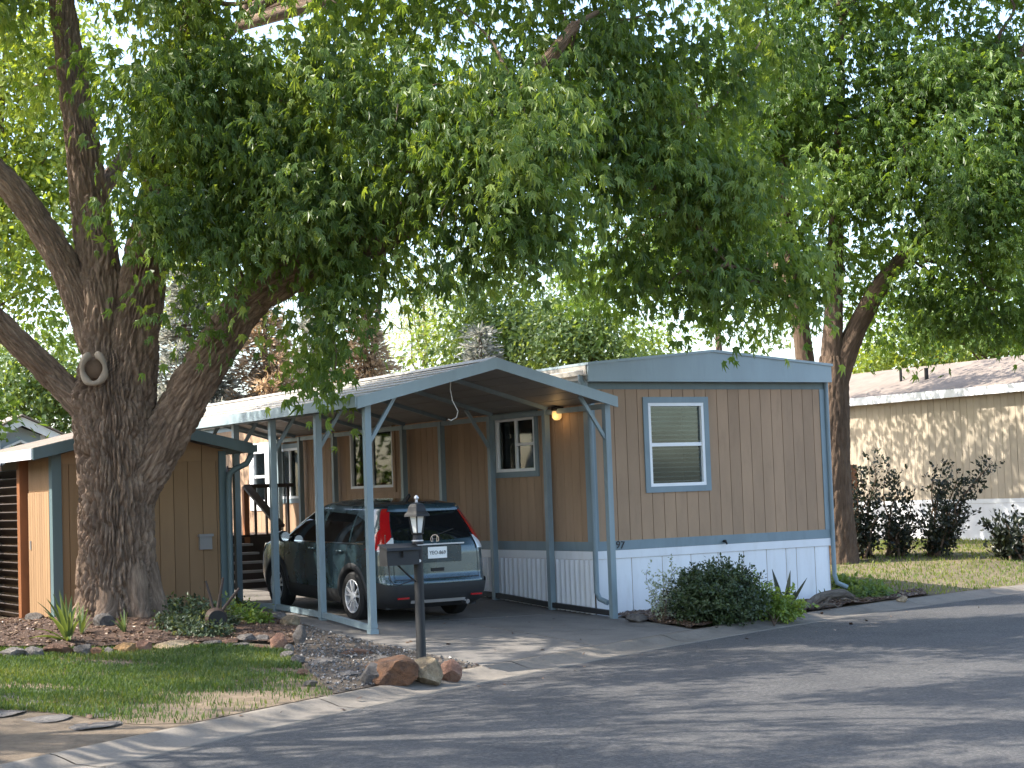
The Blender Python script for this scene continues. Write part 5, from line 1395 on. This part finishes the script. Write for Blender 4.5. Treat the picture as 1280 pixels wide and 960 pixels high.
# ---- background trees ------------------------------------------------------------------------------------------
def bg_tree(name, label, px, D, mat, cl, leaf, ground_px=None, group='trees in the background', trunk_top=None, r=.22, **kw):
    """cl: clumps as (px,py,rx,ry,dens,depth offset)"""
    e = empty(name, (0, 0, 0), label=label, cat='tree', group=group)
    gpt = at(px, 600, D); gpt[2] = zg(gpt[0], gpt[1]) - .1
    cs = [C(a, b, D + dd, rx, ry, dn * kw.get('dk', 2.0)) for a, b, rx, ry, dn, dd in cl]
    tp_ = max(cs, key=lambda q: q[0][2])[0]
    mid = (gpt + tp_) / 2 + np.array([.3, .2, 0]); 
    bark_tube('trunk', [gpt, gpt + (tp_ - gpt) * .3 + np.array([.1, -.1, 0]), mid, tp_], [r * .7, r * .6, r * .4, r * .1], 'bark2', e, step=.15, cell=.1, depth=.02, seed=int(px) % 50, maxk=24)
    for k, (c, r_, n) in enumerate(cs):
        h = np.clip((c[2] - gpt[2]) / (tp_[2] - gpt[2]) * .75, .15, .9); s0 = gpt + (tp_ - gpt) * h
        branch_to(e, s0, c, .04, 'bark2', 2000 + int(px) + k, .05)
    foliage(e, cs, leaf, mat, tv=kw.get('tv', OVAL_V), tf=kw.get('tf', OVAL_F), per=kw.get('per', 18), droop=kw.get('droop', .2), sprig=kw.get('sprig', .6), spread=.2, clumpy=6, gsize=.35)
    return e
bg_tree('background_tree', 'sunlit yellow green tree behind the left limbs of the maple', -90, 36, 'leaf_bright', [(30, 110, 60, 50, .02, 0), (70, 180, 50, 55, .018, 0), (20, 200, 45, 50, .018, .5), (60, 260, 55, 45, .018, 0), (10, 310, 50, 45, .018, 0), (70, 340, 50, 40, .014, 0), (30, 385, 55, 28, .012, 0), (-60, 200, 70, 120, .012, 0), (90, 60, 70, 40, .015, 0), (10, 30, 70, 50, .012, 0)], .17)
bg_tree('background_tree', 'dark green rounded tree above the pale blue gable', 60, 48, 'leaf_soft', [(30, 470, 55, 40, .03, 0), (75, 500, 45, 45, .03, 0), (10, 500, 35, 30, .03, 0), (70, 440, 42, 32, .028, 0), (-50, 470, 60, 60, .02, 0), (110, 520, 40, 40, .02, 0), (80, 540, 40, 30, .02, 0)], .18)
bg_tree('background_tree', 'yellow green backlit tree between the central maple stems', 270, 45, 'leaf_bright', [(260, 190, 40, 40, .018, 0), (285, 240, 45, 45, .018, 0), (250, 280, 40, 40, .016, 0), (290, 310, 40, 35, .015, 0), (250, 350, 36, 36, .015, 0), (210, 390, 35, 30, .014, 0), (275, 380, 40, 28, .013, 0), (330, 120, 50, 60, .012, 0), (240, 120, 40, 40, .012, 0)], .18)
bg_tree('background_tree', 'pale feathery tree rising behind the carport ridge', 525, 55, 'leaf_pale', [(528, 340, 18, 24, .035, 0), (512, 375, 28, 28, .032, 0), (545, 385, 25, 30, .03, 0), (525, 420, 38, 30, .032, 0), (560, 430, 30, 28, .03, 0), (500, 445, 34, 26, .028, 0), (490, 400, 22, 26, .025, 0)], .17, tv=NEEDLE_V, tf=OVAL_F)
bg_tree('background_tree', 'light green leafy tree behind the carport roof', 610, 50, 'leaf_soft', [(600, 375, 42, 28, .03, 0), (635, 400, 42, 32, .032, 0), (580, 410, 36, 28, .03, 0), (610, 440, 52, 26, .032, 0), (660, 365, 34, 26, .026, 0), (665, 425, 32, 34, .03, 0), (560, 455, 40, 20, .026, 0), (640, 345, 24, 20, .02, 0)], .19)
bg_tree('background_tree', 'rounded grey green tree behind the roof edge of the home', 730, 46, 'leaf_soft', [(735, 365, 24, 22, .032, 0), (715, 395, 34, 28, .034, 0), (752, 405, 30, 32, .034, 0), (725, 435, 48, 26, .036, 0), (770, 440, 28, 24, .034, 0), (700, 440, 30, 26, .034, 0), (790, 455, 28, 16, .03, 0)], .17)
bg_tree('background_tree', 'bright lime tree just above the left end of the home roof', 815, 52, 'leaf_lime', [(805, 430, 24, 20, .035, 0), (835, 445, 26, 16, .035, 0), (790, 445, 18, 16, .03, 0)], .17, r=.14)
bg_tree('background_tree', 'yellow green trees above the beige home roof', 1110, 60, 'leaf_bright', [(1095, 445, 30, 20, .04, 0), (1130, 430, 34, 26, .04, 0), (1165, 440, 34, 24, .035, 0), (1080, 460, 22, 14, .04, 0), (1200, 430, 36, 26, .03, 0), (1240, 430, 40, 24, .03, 0)], .2)
bg_tree('background_tree', 'dark leafy tree standing far behind the beige home', 1250, 56, 'leaf_dark', [(1230, 400, 45, 32, .03, 0), (1275, 420, 45, 28, .03, 0), (1180, 410, 40, 26, .025, 0), (1310, 390, 50, 45, .02, 0), (1120, 395, 34, 26, .02, 0), (1240, 350, 60, 40, .02, 0)], .2)
bg_tree('background_tree', 'tall leafy tree seen between the maple crown and the dark tree', 900, 51, 'leaf_soft', [(900, 300, 50, 60, .016, 0), (860, 220, 50, 60, .014, 0), (930, 200, 50, 60, .014, 0), (960, 120, 50, 60, .012, 0), (880, 120, 60, 60, .012, 0), (905, 380, 40, 26, .012, 0), (960, 420, 30, 14, .016, 0)], .18)
bg_tree('background_tree', 'leafy tree standing behind the maple limb over the carport', 420, 47, 'leaf_dark', [(420, 200, 70, 80, .014, 0), (500, 130, 80, 70, .014, 0), (350, 150, 60, 80, .012, 0), (400, 320, 60, 50, .014, 0), (600, 190, 60, 60, .012, 0), (460, 330, 36, 40, .012, 0), (330, 280, 40, 60, .012, 0)], .17)
# unseen trees and a home, added outside the view to block light
def added_tree(label, X, Y, H, r0, n, mat, seed):
    e = empty('added_shade_tree', (X, Y, 0), label=label, cat='tree', group='added trees outside the view that block light'); b0 = np.array([0, 0, float(zg(X, Y)) - .1])
    rng = np.random.default_rng(seed); bark_tube('trunk', [b0, b0 + np.array([.1, .1, H * .4]), b0 + np.array([0, 0, H * .8])], [.2, .15, .05], 'bark2', e, step=.12, cell=.1, depth=.02, seed=seed, maxk=24)
    cs = []
    for k in range(9):
        a = rng.random() * 2 * PI; h = H * (.28 + .08 * k); rr = r0 * (1.0 - .06 * k)
        cs.append((np.array([math.cos(a) * rr * .5, math.sin(a) * rr * .5, h]), np.array([rr * .8, rr * .8, H * .16]), n / 9))
    foliage(e, cs, .22, mat, per=18, droop=.2, sprig=.6, tv=OVAL_V, tf=OVAL_F, spread=.2, clumpy=6, gsize=.3)
lh = empty('mobile_home', (-14.6, 0, 0), label='added grey mobile home outside the view, blocking light from the left', cat='mobile home')  # unseen home, put in to cut low sky light into the carport
MB().box(.02, 4.25, 3.5, 18.5, .9, 3.3).build('wall', 'house_blue', lh)
MB().box(0, 4.27, 3.48, 18.52, 0, .9).build('skirting', 'skirt', lh)
MB().prism([(-.2, 3.28), (2.13, 3.75), (4.47, 3.28), (4.47, 3.36), (2.13, 3.83), (-.2, 3.36)], 'y', 3.2, 18.7).build('roof', 'shingle', lh)
for yy in (5.5, 9.0, 13.0): window(lh, (4.26, yy), PI / 2, 0.5, 1.4, 1.6, 2.7)
st8 = empty('added_shade_maple', (-15.0, -4.2, 0), label='added tall maple outside the view whose crown shades the street', cat='tree')  # added off-view tree, its crown placed to shade and dapple the road
bark_tube('trunk', [np.array([0, 0, -.1]), np.array([.1, .1, 2.5]), np.array([.3, 0, 5.0]), np.array([.6, -.2, 8.6])], [.36, .30, .24, .10], 'bark2', st8, step=.06, cell=.08, depth=.03, seed=88, maxk=60)
rg8 = np.random.default_rng(88); cl8 = []
for X in np.arange(-18.5, -7.5, 1.9):
    for Y in np.arange(-10.0, -1.0, 1.8):
        if math.hypot(X + 13.6, (Y + 5.0)) > 6.2: continue
        c8 = np.array([X + rg8.uniform(-.7, .7), Y + rg8.uniform(-.7, .7), 9.3 + rg8.uniform(-1.0, 1.3) - .012 * ((X + 13.6) ** 2 + (Y + 5) ** 2)])
        if shades(c8, np.array([.6, .6, .6])): continue
        cl8.append((c8 - np.array([-15.0, -4.2, 0]), np.array([1.15, 1.15, .8]), 52))
foliage(st8, cl8, .16, 'leaf_maple', per=15, droop=.7, sprig=.5, clumpy=9, gsize=.22)
for k, (c, r_, n) in enumerate(cl8): branch_to(st8, np.array([.3 + .3 * (k % 3) / 2, -.1, 5.0 + 1.1 * (k % 3)]), c, .06, 'bark2', 900 + k, .05)
added_tree('added round green tree out of view past the slatted screen', -9.0, 8.6, 5.4, 2.1, 330, 'leaf_dark', 71)
added_tree('added bushy tree out of view well left of the shed door', -18.4, 1.0, 6.0, 2.8, 330, 'leaf_soft', 72)
added_tree('added tall tree beyond the shed that blocks a bright window reflection', -6.2, 15.6, 6.0, 2.0, 330, 'leaf_dark', 73)
added_tree('added broad tree across the road behind the viewer', -4.0, -24.0, 6.5, 3.2, 330, 'leaf_dark', 75)
added_tree('added leafy tree on the far side of the road, out of view', 4.0, -19.0, 6.5, 3.2, 330, 'leaf_soft', 76)
added_tree('added spreading tree out of view near the street on the left side', -18.5, -2.6, 6.4, 3.0, 330, 'leaf_soft', 74)
# ---- spruces with browned tips ------------------------------------------------------------------------------------
def spruce(label, px, topy, D, basew, mat, seed, lean=.55):
    e = empty('spruce_tree', (0, 0, 0), label=label, cat='tree', group='browned spruces behind the carport')
    top = at(px, topy, D); base = top.copy(); base[2] = zg(base[0], base[1]) - .1; rng = np.random.default_rng(seed)
    H = top[2] - base[2]; bark_tube('trunk', [base, (base + top) / 2, top], [.2, .13, .03], 'bark2', e, step=.15, cell=.1, depth=.02, seed=seed, maxk=24)
    Cc, Dd, Nn, Ss, Tt = [], [], [], [], []
    z = base[2] + .8; mbb = MB()
    while z < top[2]:
        f_ = 1 - (z - base[2]) / H; Lb = basew * (f_ * .95 + .06)
        for a in rng.random(7) * 2 * PI:
            Lk = Lb * rng.uniform(.75, 1.1); d = np.array([math.cos(a), math.sin(a), -.12 + .15 * rng.random()]); p0 = np.array([base[0], base[1], z])
            mbb.tube([p0, p0 + d * Lk * .5, p0 + d * Lk], [.03, .02, .006], 5)
            nn = int(90 * Lk) + 30; t = rng.random(nn) ** .6; side = rng.normal(size=(nn, 3)) * np.array([.16, .16, .09]) * (1.2 - .6 * t[:, None])
            Cc.append(p0 + d * Lk * t[:, None] + side); Dd.append(d * .9 + side * 5 + rng.normal(size=(nn, 3)) * .3 + np.array([0, 0, .25])); Nn.append(rng.normal(size=(nn, 3)) + np.array([0, 0, .5])); Ss.append(rng.uniform(.12, .24, nn)); Tt.append(np.clip(.15 + .75 * t + rng.normal(size=nn) * .22, 0, 1))
        z += rng.uniform(.22, .34)
    mbb.build('boughs', 'bark2', e)['kind'] = 'stuff'
    tv = np.array([(0, 0, 0), (.13, .5, .02), (0, 1, 0), (-.13, .5, .02)])
    V, F, T = leaves(np.concatenate(Cc), np.concatenate(Dd), np.concatenate(Nn), np.concatenate(Ss), np.concatenate(Tt), tv, OVAL_F)
    o = np_obj('needles', V, F, mat, e, False, {'tint': T}); o['kind'] = 'stuff'
spruce('spruce with rust brown tips just right of the big maple limb', 330, 378, 44, 2.6, 'needle', 5)
spruce('grey blue spruce between the maple limb and the trunk fork', 232, 335, 44, 2.8, 'needle_blue', 6)
spruce('pale browned spruce behind the far end of the carport roof', 455, 390, 47, 2.4, 'needle', 7)
spruce('small silvery spruce tip poking over the carport roof', 600, 415, 44, 1.5, 'needle_blue', 8)
spruce('grey spruce with dark gaps behind the hanging maple shoot', 395, 372, 50, 2.8, 'needle_blue', 9)

# ================================================================== SHRUBS AND PLANTS
def shrub(name, label, cl, leaf, mat, stems, per=12, tv=OVAL_V, droop=.0, sprig=.22, group=None, cat='shrub', foot=None, spread=.1, shell=.33):
    e = empty(name, (0, 0, 0), label=label, cat=cat, group=group)
    foliage(e, cl, leaf, mat, 'foliage', tv=tv, tf=OVAL_F if tv is not MAPLE_V else MAPLE_F, per=per, droop=droop, sprig=sprig, spread=spread, shell=shell)
    for k, (a, b, r_) in enumerate(stems): branch_to(e, a, b, r_, 'bark2', 500 + k, .03, .004, 'stem')
    return e
bf = gp(895, 787); bx, by = 1.15, -1.5
bf = gp(896, 789); bz = float(zg(bf[0], bf[1])); Db = float((bf - CAM) @ _F) + .95
def V3(px, py, D): return at(px, py, D)
cl = [C(893, 746, Db, 46, 34, .2), C(868, 752, Db, 26, 26, .2), C(922, 750, Db, 26, 26, .2), C(895, 732, Db, 38, 22, .2), C(897, 766, Db, 42, 14, .18), C(893, 742, Db - .2, 38, 30, .14)]
fo = np.array([*(CAM + ray(895, 775) * Db)[:2], 0]); fo[2] = zg(fo[0], fo[1])
shrub('round_shrub', 'dense rounded dark green shrub against the white skirting', cl, .055, 'leaf_bush', [(fo, fo + np.array([.3 * math.cos(a), .3 * math.sin(a), .55]), .02) for a in np.arange(0, 6.2, .7)], per=16, sprig=.16, spread=.07, shell=.25)
Dp = float((gp(830, 779) - CAM) @ _F) + .25
f1 = gp(828, 779)
cl = []
stems = []
for k, (x, y) in enumerate(((809, 712), (816, 728), (838, 705), (830, 720), (845, 712), (822, 745), (836, 738), (849, 735))):
    stems.append((f1, at(x, y, Dp), .006)); 
    for t in np.linspace(.3, 1, 8): cl.append(((f1 + (at(x, y, Dp) - f1) * t), np.array([.05, .05, .05]), 3))
shrub('wispy_plant', 'tall wispy silver leaved plant left of the round shrub', cl, .04, 'leaf_grey', stems, per=7, sprig=.08, spread=.03, cat='plant')
Dl = float((gp(970, 782) - CAM) @ _F) + .5
cl = [C(965, 760, Dl, 18, 12, .4), C(978, 756, Dl, 15, 13, .4), C(952, 754, Dl, 12, 15, .35), C(943, 742, Dl, 8, 12, .35), C(984, 764, Dl, 10, 7, .4)]
fo = gp(968, 782)
shrub('leafy_plant', 'bright lime green leafy plant right of the round shrub', cl, .07, 'leaf_lime', [(fo, q[0], .007) for q in cl], per=10, sprig=.14, spread=.06, cat='plant')
def swords(name, label, foot, tips, w_, mat, cat='plant', group=None, bend=.25, seed=1):
    """foot: world point, tips: list of world points"""
    e = empty(name, tuple(foot), label=label, cat=cat, group=group); rng = np.random.default_rng(seed)
    for k, tp_ in enumerate(tips):
        d = np.asarray(tp_) - foot; L = np.linalg.norm(d); n = 8; V = []; up = np.array([0, 0, 1.])
        sd2 = np.cross(d, up + rng.normal(size=3) * .4); sd2 /= np.linalg.norm(sd2)
        mid = np.array([0, 0, .55]) * L * bend
        for i_ in range(n + 1):
            t = i_ / n; p = d * t + mid * math.sin(t * PI) * .8; ww = w_ * (1 - t ** 2.2) * (.55 + .45 * min(1, t * 4)) + .002
            nr = np.cross(sd2, d); nr /= np.linalg.norm(nr)
            V += [p - sd2 * ww, p + nr * ww * -.35, p + sd2 * ww]
        F = [(i_ * 3 + a, i_ * 3 + a + 1, i_ * 3 + a + 4, i_ * 3 + a + 3) for i_ in range(n) for a in range(2)]
        tint = np.clip(np.tile(np.array([.85, .3, .6]), n + 1) * rng.uniform(.6, 1.15), 0, 1)
        np_obj('leaf', np.array(V), np.array(F), mat, e, True, {'tint': tint})
    return e
f = gp(85, 803); Df = float((f - CAM) @ _F)
tips = [at(x, y, Df + dd) for x, y, dd in ((46, 752, 0), (58, 748, -.2), (66, 742, .2), (74, 738, 0), (82, 742, -.2), (90, 744, .3), (98, 752, 0), (106, 756, -.2), (42, 786, -.1), (36, 798, -.2), (60, 770, -.4), (70, 755, -.4), (88, 765, -.5), (100, 775, -.3), (62, 760, .3), (94, 758, .4), (54, 762, .1), (78, 750, -.3), (88, 800, -.5))]
swords('iris_plant', 'clump of long green sword leaves left of the big trunk', f, tips, .028, 'blade', seed=2)
f = gp(102, 794); Df = float((f - CAM) @ _F)
swords('iris_plant', 'smaller grey green sword leaved clump touching the trunk foot', f, [at(x, y, Df + dd) for x, y, dd in ((98, 752, 0), (104, 756, .1), (110, 760, 0), (114, 768, -.1), (96, 764, -.1), (107, 770, -.2), (118, 775, .1))], .022, 'blade', seed=3)
f = gp(156, 792); Df = float((f - CAM) @ _F)
swords('iris_plant', 'short sword leaved tuft right in front of the trunk', f, [at(x, y, Df + dd) for x, y, dd in ((150, 765, 0), (155, 760, .1), (159, 764, 0), (145, 772, -.1), (162, 772, 0), (138, 775, 0), (152, 770, -.1))], .018, 'blade', seed=4)
f = gp(983, 772); f[2] += .2; Df = float((f - CAM) @ _F) + .3; f = at(980, 748, Df)
sw = swords('yucca_plant', 'dark yucca with three stiff spikes above the lime green plant', np.array([f[0], f[1], float(zg(f[0], f[1]))]), [at(965, 711, Df), at(988, 713, Df), at(1009, 722, Df), at(972, 735, Df), at(995, 738, Df)], .05, 'blade_dark', bend=.02, seed=5)
f = gp(1034, 752); Df = float((f - CAM) @ _F)
swords('yucca_plant', 'small grey spiky rosette beside the driftwood', f, [at(1023, 737, Df), at(1030, 735, Df), at(1040, 741, Df), at(1026, 744, Df)], .02, 'blade', bend=.02, seed=6)
# ground cover
def cover(label, pts, leaf, mat, dens, name='ground_cover', seedgroup=None, hz=.10):
    cl = []
    for x, y, rx, ry in pts:
        p = gp(x, y); Dq = float((p - CAM) @ _F); a = rx * Dq / CAM_F
        cl.append((p + np.array([_F[0], _F[1], 0]) * a * .3 + np.array([0, 0, hz * .6]), np.array([a, a * .8, ry * Dq / CAM_F]), dens))
    e = empty(name, (0, 0, 0), label=label, cat='plant'); foliage(e, cl, leaf, mat, 'foliage', tv=OVAL_V, tf=OVAL_F, per=12, droop=.05, sprig=.14, spread=.08, upn=1.0)
    for k, (c, r_, n) in enumerate(cl):
        g0 = c.copy(); g0[2] = zg(c[0], c[1]); branch_to(e, g0, c + np.array([.02, 0, .05]), .008, 'bark2', 700 + k, 0, .004, 'stem')
cover('dark glossy ground cover in front of the shed wall', [(225, 778, 24, 16), (248, 782, 26, 18), (242, 796, 22, 12), (262, 798, 16, 10), (232, 768, 24, 14), (270, 782, 18, 14), (215, 790, 14, 10)], .06, 'leaf_ground', 60)
cover('light green leafy ground cover behind the wagon hub', [(295, 772, 22, 10), (310, 776, 16, 8), (262, 758, 30, 12), (280, 762, 20, 10), (318, 780, 10, 6)], .06, 'leaf_lime', 40)
cover('small lime green sprig at the right foot of the trunk', [(202, 768, 10, 8)], .06, 'leaf_lime', 22)
cover('low green plant at the edge of the neighbouring lawn', [(1080, 748, 22, 9), (1095, 746, 20, 9), (1065, 744, 12, 8), (1050, 738, 14, 6)], .09, 'leaf_soft', 40)
# wagon hub with broken spokes
f = gp(272, 790); Dh = float((f - CAM) @ _F); 
wg = empty('wagon_wheel_hub', (0, 0, 0), label='old dark wooden wagon wheel hub with three upright spokes in the bed', cat='wheel hub')
hc = at(270, 773, Dh)
q = MB(); ax_ = -_F * .9 + _R * .25; ax_ = ax_ / np.linalg.norm(ax_); ax_[2] *= .2
q.tube([hc - ax_ * .14, hc - ax_ * .08, hc + ax_ * .05, hc + ax_ * .13, hc + ax_ * .17], [.085, .13, .135, .10, .095], 18); q.build('hub', 'wood_dark', wg, smooth_=True)
q = MB(); q.tube([hc + ax_ * .165, hc + ax_ * .18], [.11, .11], 18); q.build('hub_band', 'black', wg)
for x, y in ((257, 726), (279, 722), (299, 735)):
    q = MB(); e_ = at(x, y, Dh + .05); q.tube([hc, hc * .5 + e_ * .5, e_], [.024, .021, .015], 8); q.build('spoke', 'wood_dark', wg)
# driftwood
lg = empty('driftwood_log', (0, 0, 0), label='weathered grey driftwood lying in the front bed by the downspout', cat='log')
a_, b_ = gp(1003, 766), gp(1066, 752)
bark_tube('log', [a_ + np.array([0, 0, .05]), a_ * .6 + b_ * .4 + np.array([0, .1, .14]), a_ * .25 + b_ * .75 + np.array([0, 0, .16]), b_ + np.array([0, 0, .08])], [.03, .065, .07, .03], 'driftwood', lg, step=.03, cell=.05, depth=.03, seed=8)
for k, (x, y, x2, y2) in enumerate(((1010, 764, 1040, 744), (1030, 760, 1058, 741), (1020, 764, 1052, 756))):
    Dq = float((gp(x, y) - CAM) @ _F); branch_to(lg, at(x, y - 4, Dq), at(x2, y2, Dq + .2), .035, 'driftwood', 800 + k, .05, .015)
# dark upright shrubs before the neighbour's home
def upright(label, foot, tops, mat='leaf_black', leaf=.085, seed=1):
    f = gp(*foot); Dq = float((f - CAM) @ _F); cl = []; stems = []
    for x, y, wpx in tops:
        tp_ = at(x, y, Dq + random.uniform(-.4, .5)); stems.append((f + np.array([random.uniform(-.2, .2), random.uniform(-.2, .2), 0]), tp_, .03))
        L = np.linalg.norm(tp_ - f)
        for t in np.linspace(.15, 1, 12): 
            r_ = wpx * Dq / CAM_F * (.45 + .7 * math.sin(min(1, t * 1.0) * PI * .8) ** .7) ; cl.append((f + (tp_ - f) * t, np.array([r_ * .75, r_ * .75, .14]), 3))
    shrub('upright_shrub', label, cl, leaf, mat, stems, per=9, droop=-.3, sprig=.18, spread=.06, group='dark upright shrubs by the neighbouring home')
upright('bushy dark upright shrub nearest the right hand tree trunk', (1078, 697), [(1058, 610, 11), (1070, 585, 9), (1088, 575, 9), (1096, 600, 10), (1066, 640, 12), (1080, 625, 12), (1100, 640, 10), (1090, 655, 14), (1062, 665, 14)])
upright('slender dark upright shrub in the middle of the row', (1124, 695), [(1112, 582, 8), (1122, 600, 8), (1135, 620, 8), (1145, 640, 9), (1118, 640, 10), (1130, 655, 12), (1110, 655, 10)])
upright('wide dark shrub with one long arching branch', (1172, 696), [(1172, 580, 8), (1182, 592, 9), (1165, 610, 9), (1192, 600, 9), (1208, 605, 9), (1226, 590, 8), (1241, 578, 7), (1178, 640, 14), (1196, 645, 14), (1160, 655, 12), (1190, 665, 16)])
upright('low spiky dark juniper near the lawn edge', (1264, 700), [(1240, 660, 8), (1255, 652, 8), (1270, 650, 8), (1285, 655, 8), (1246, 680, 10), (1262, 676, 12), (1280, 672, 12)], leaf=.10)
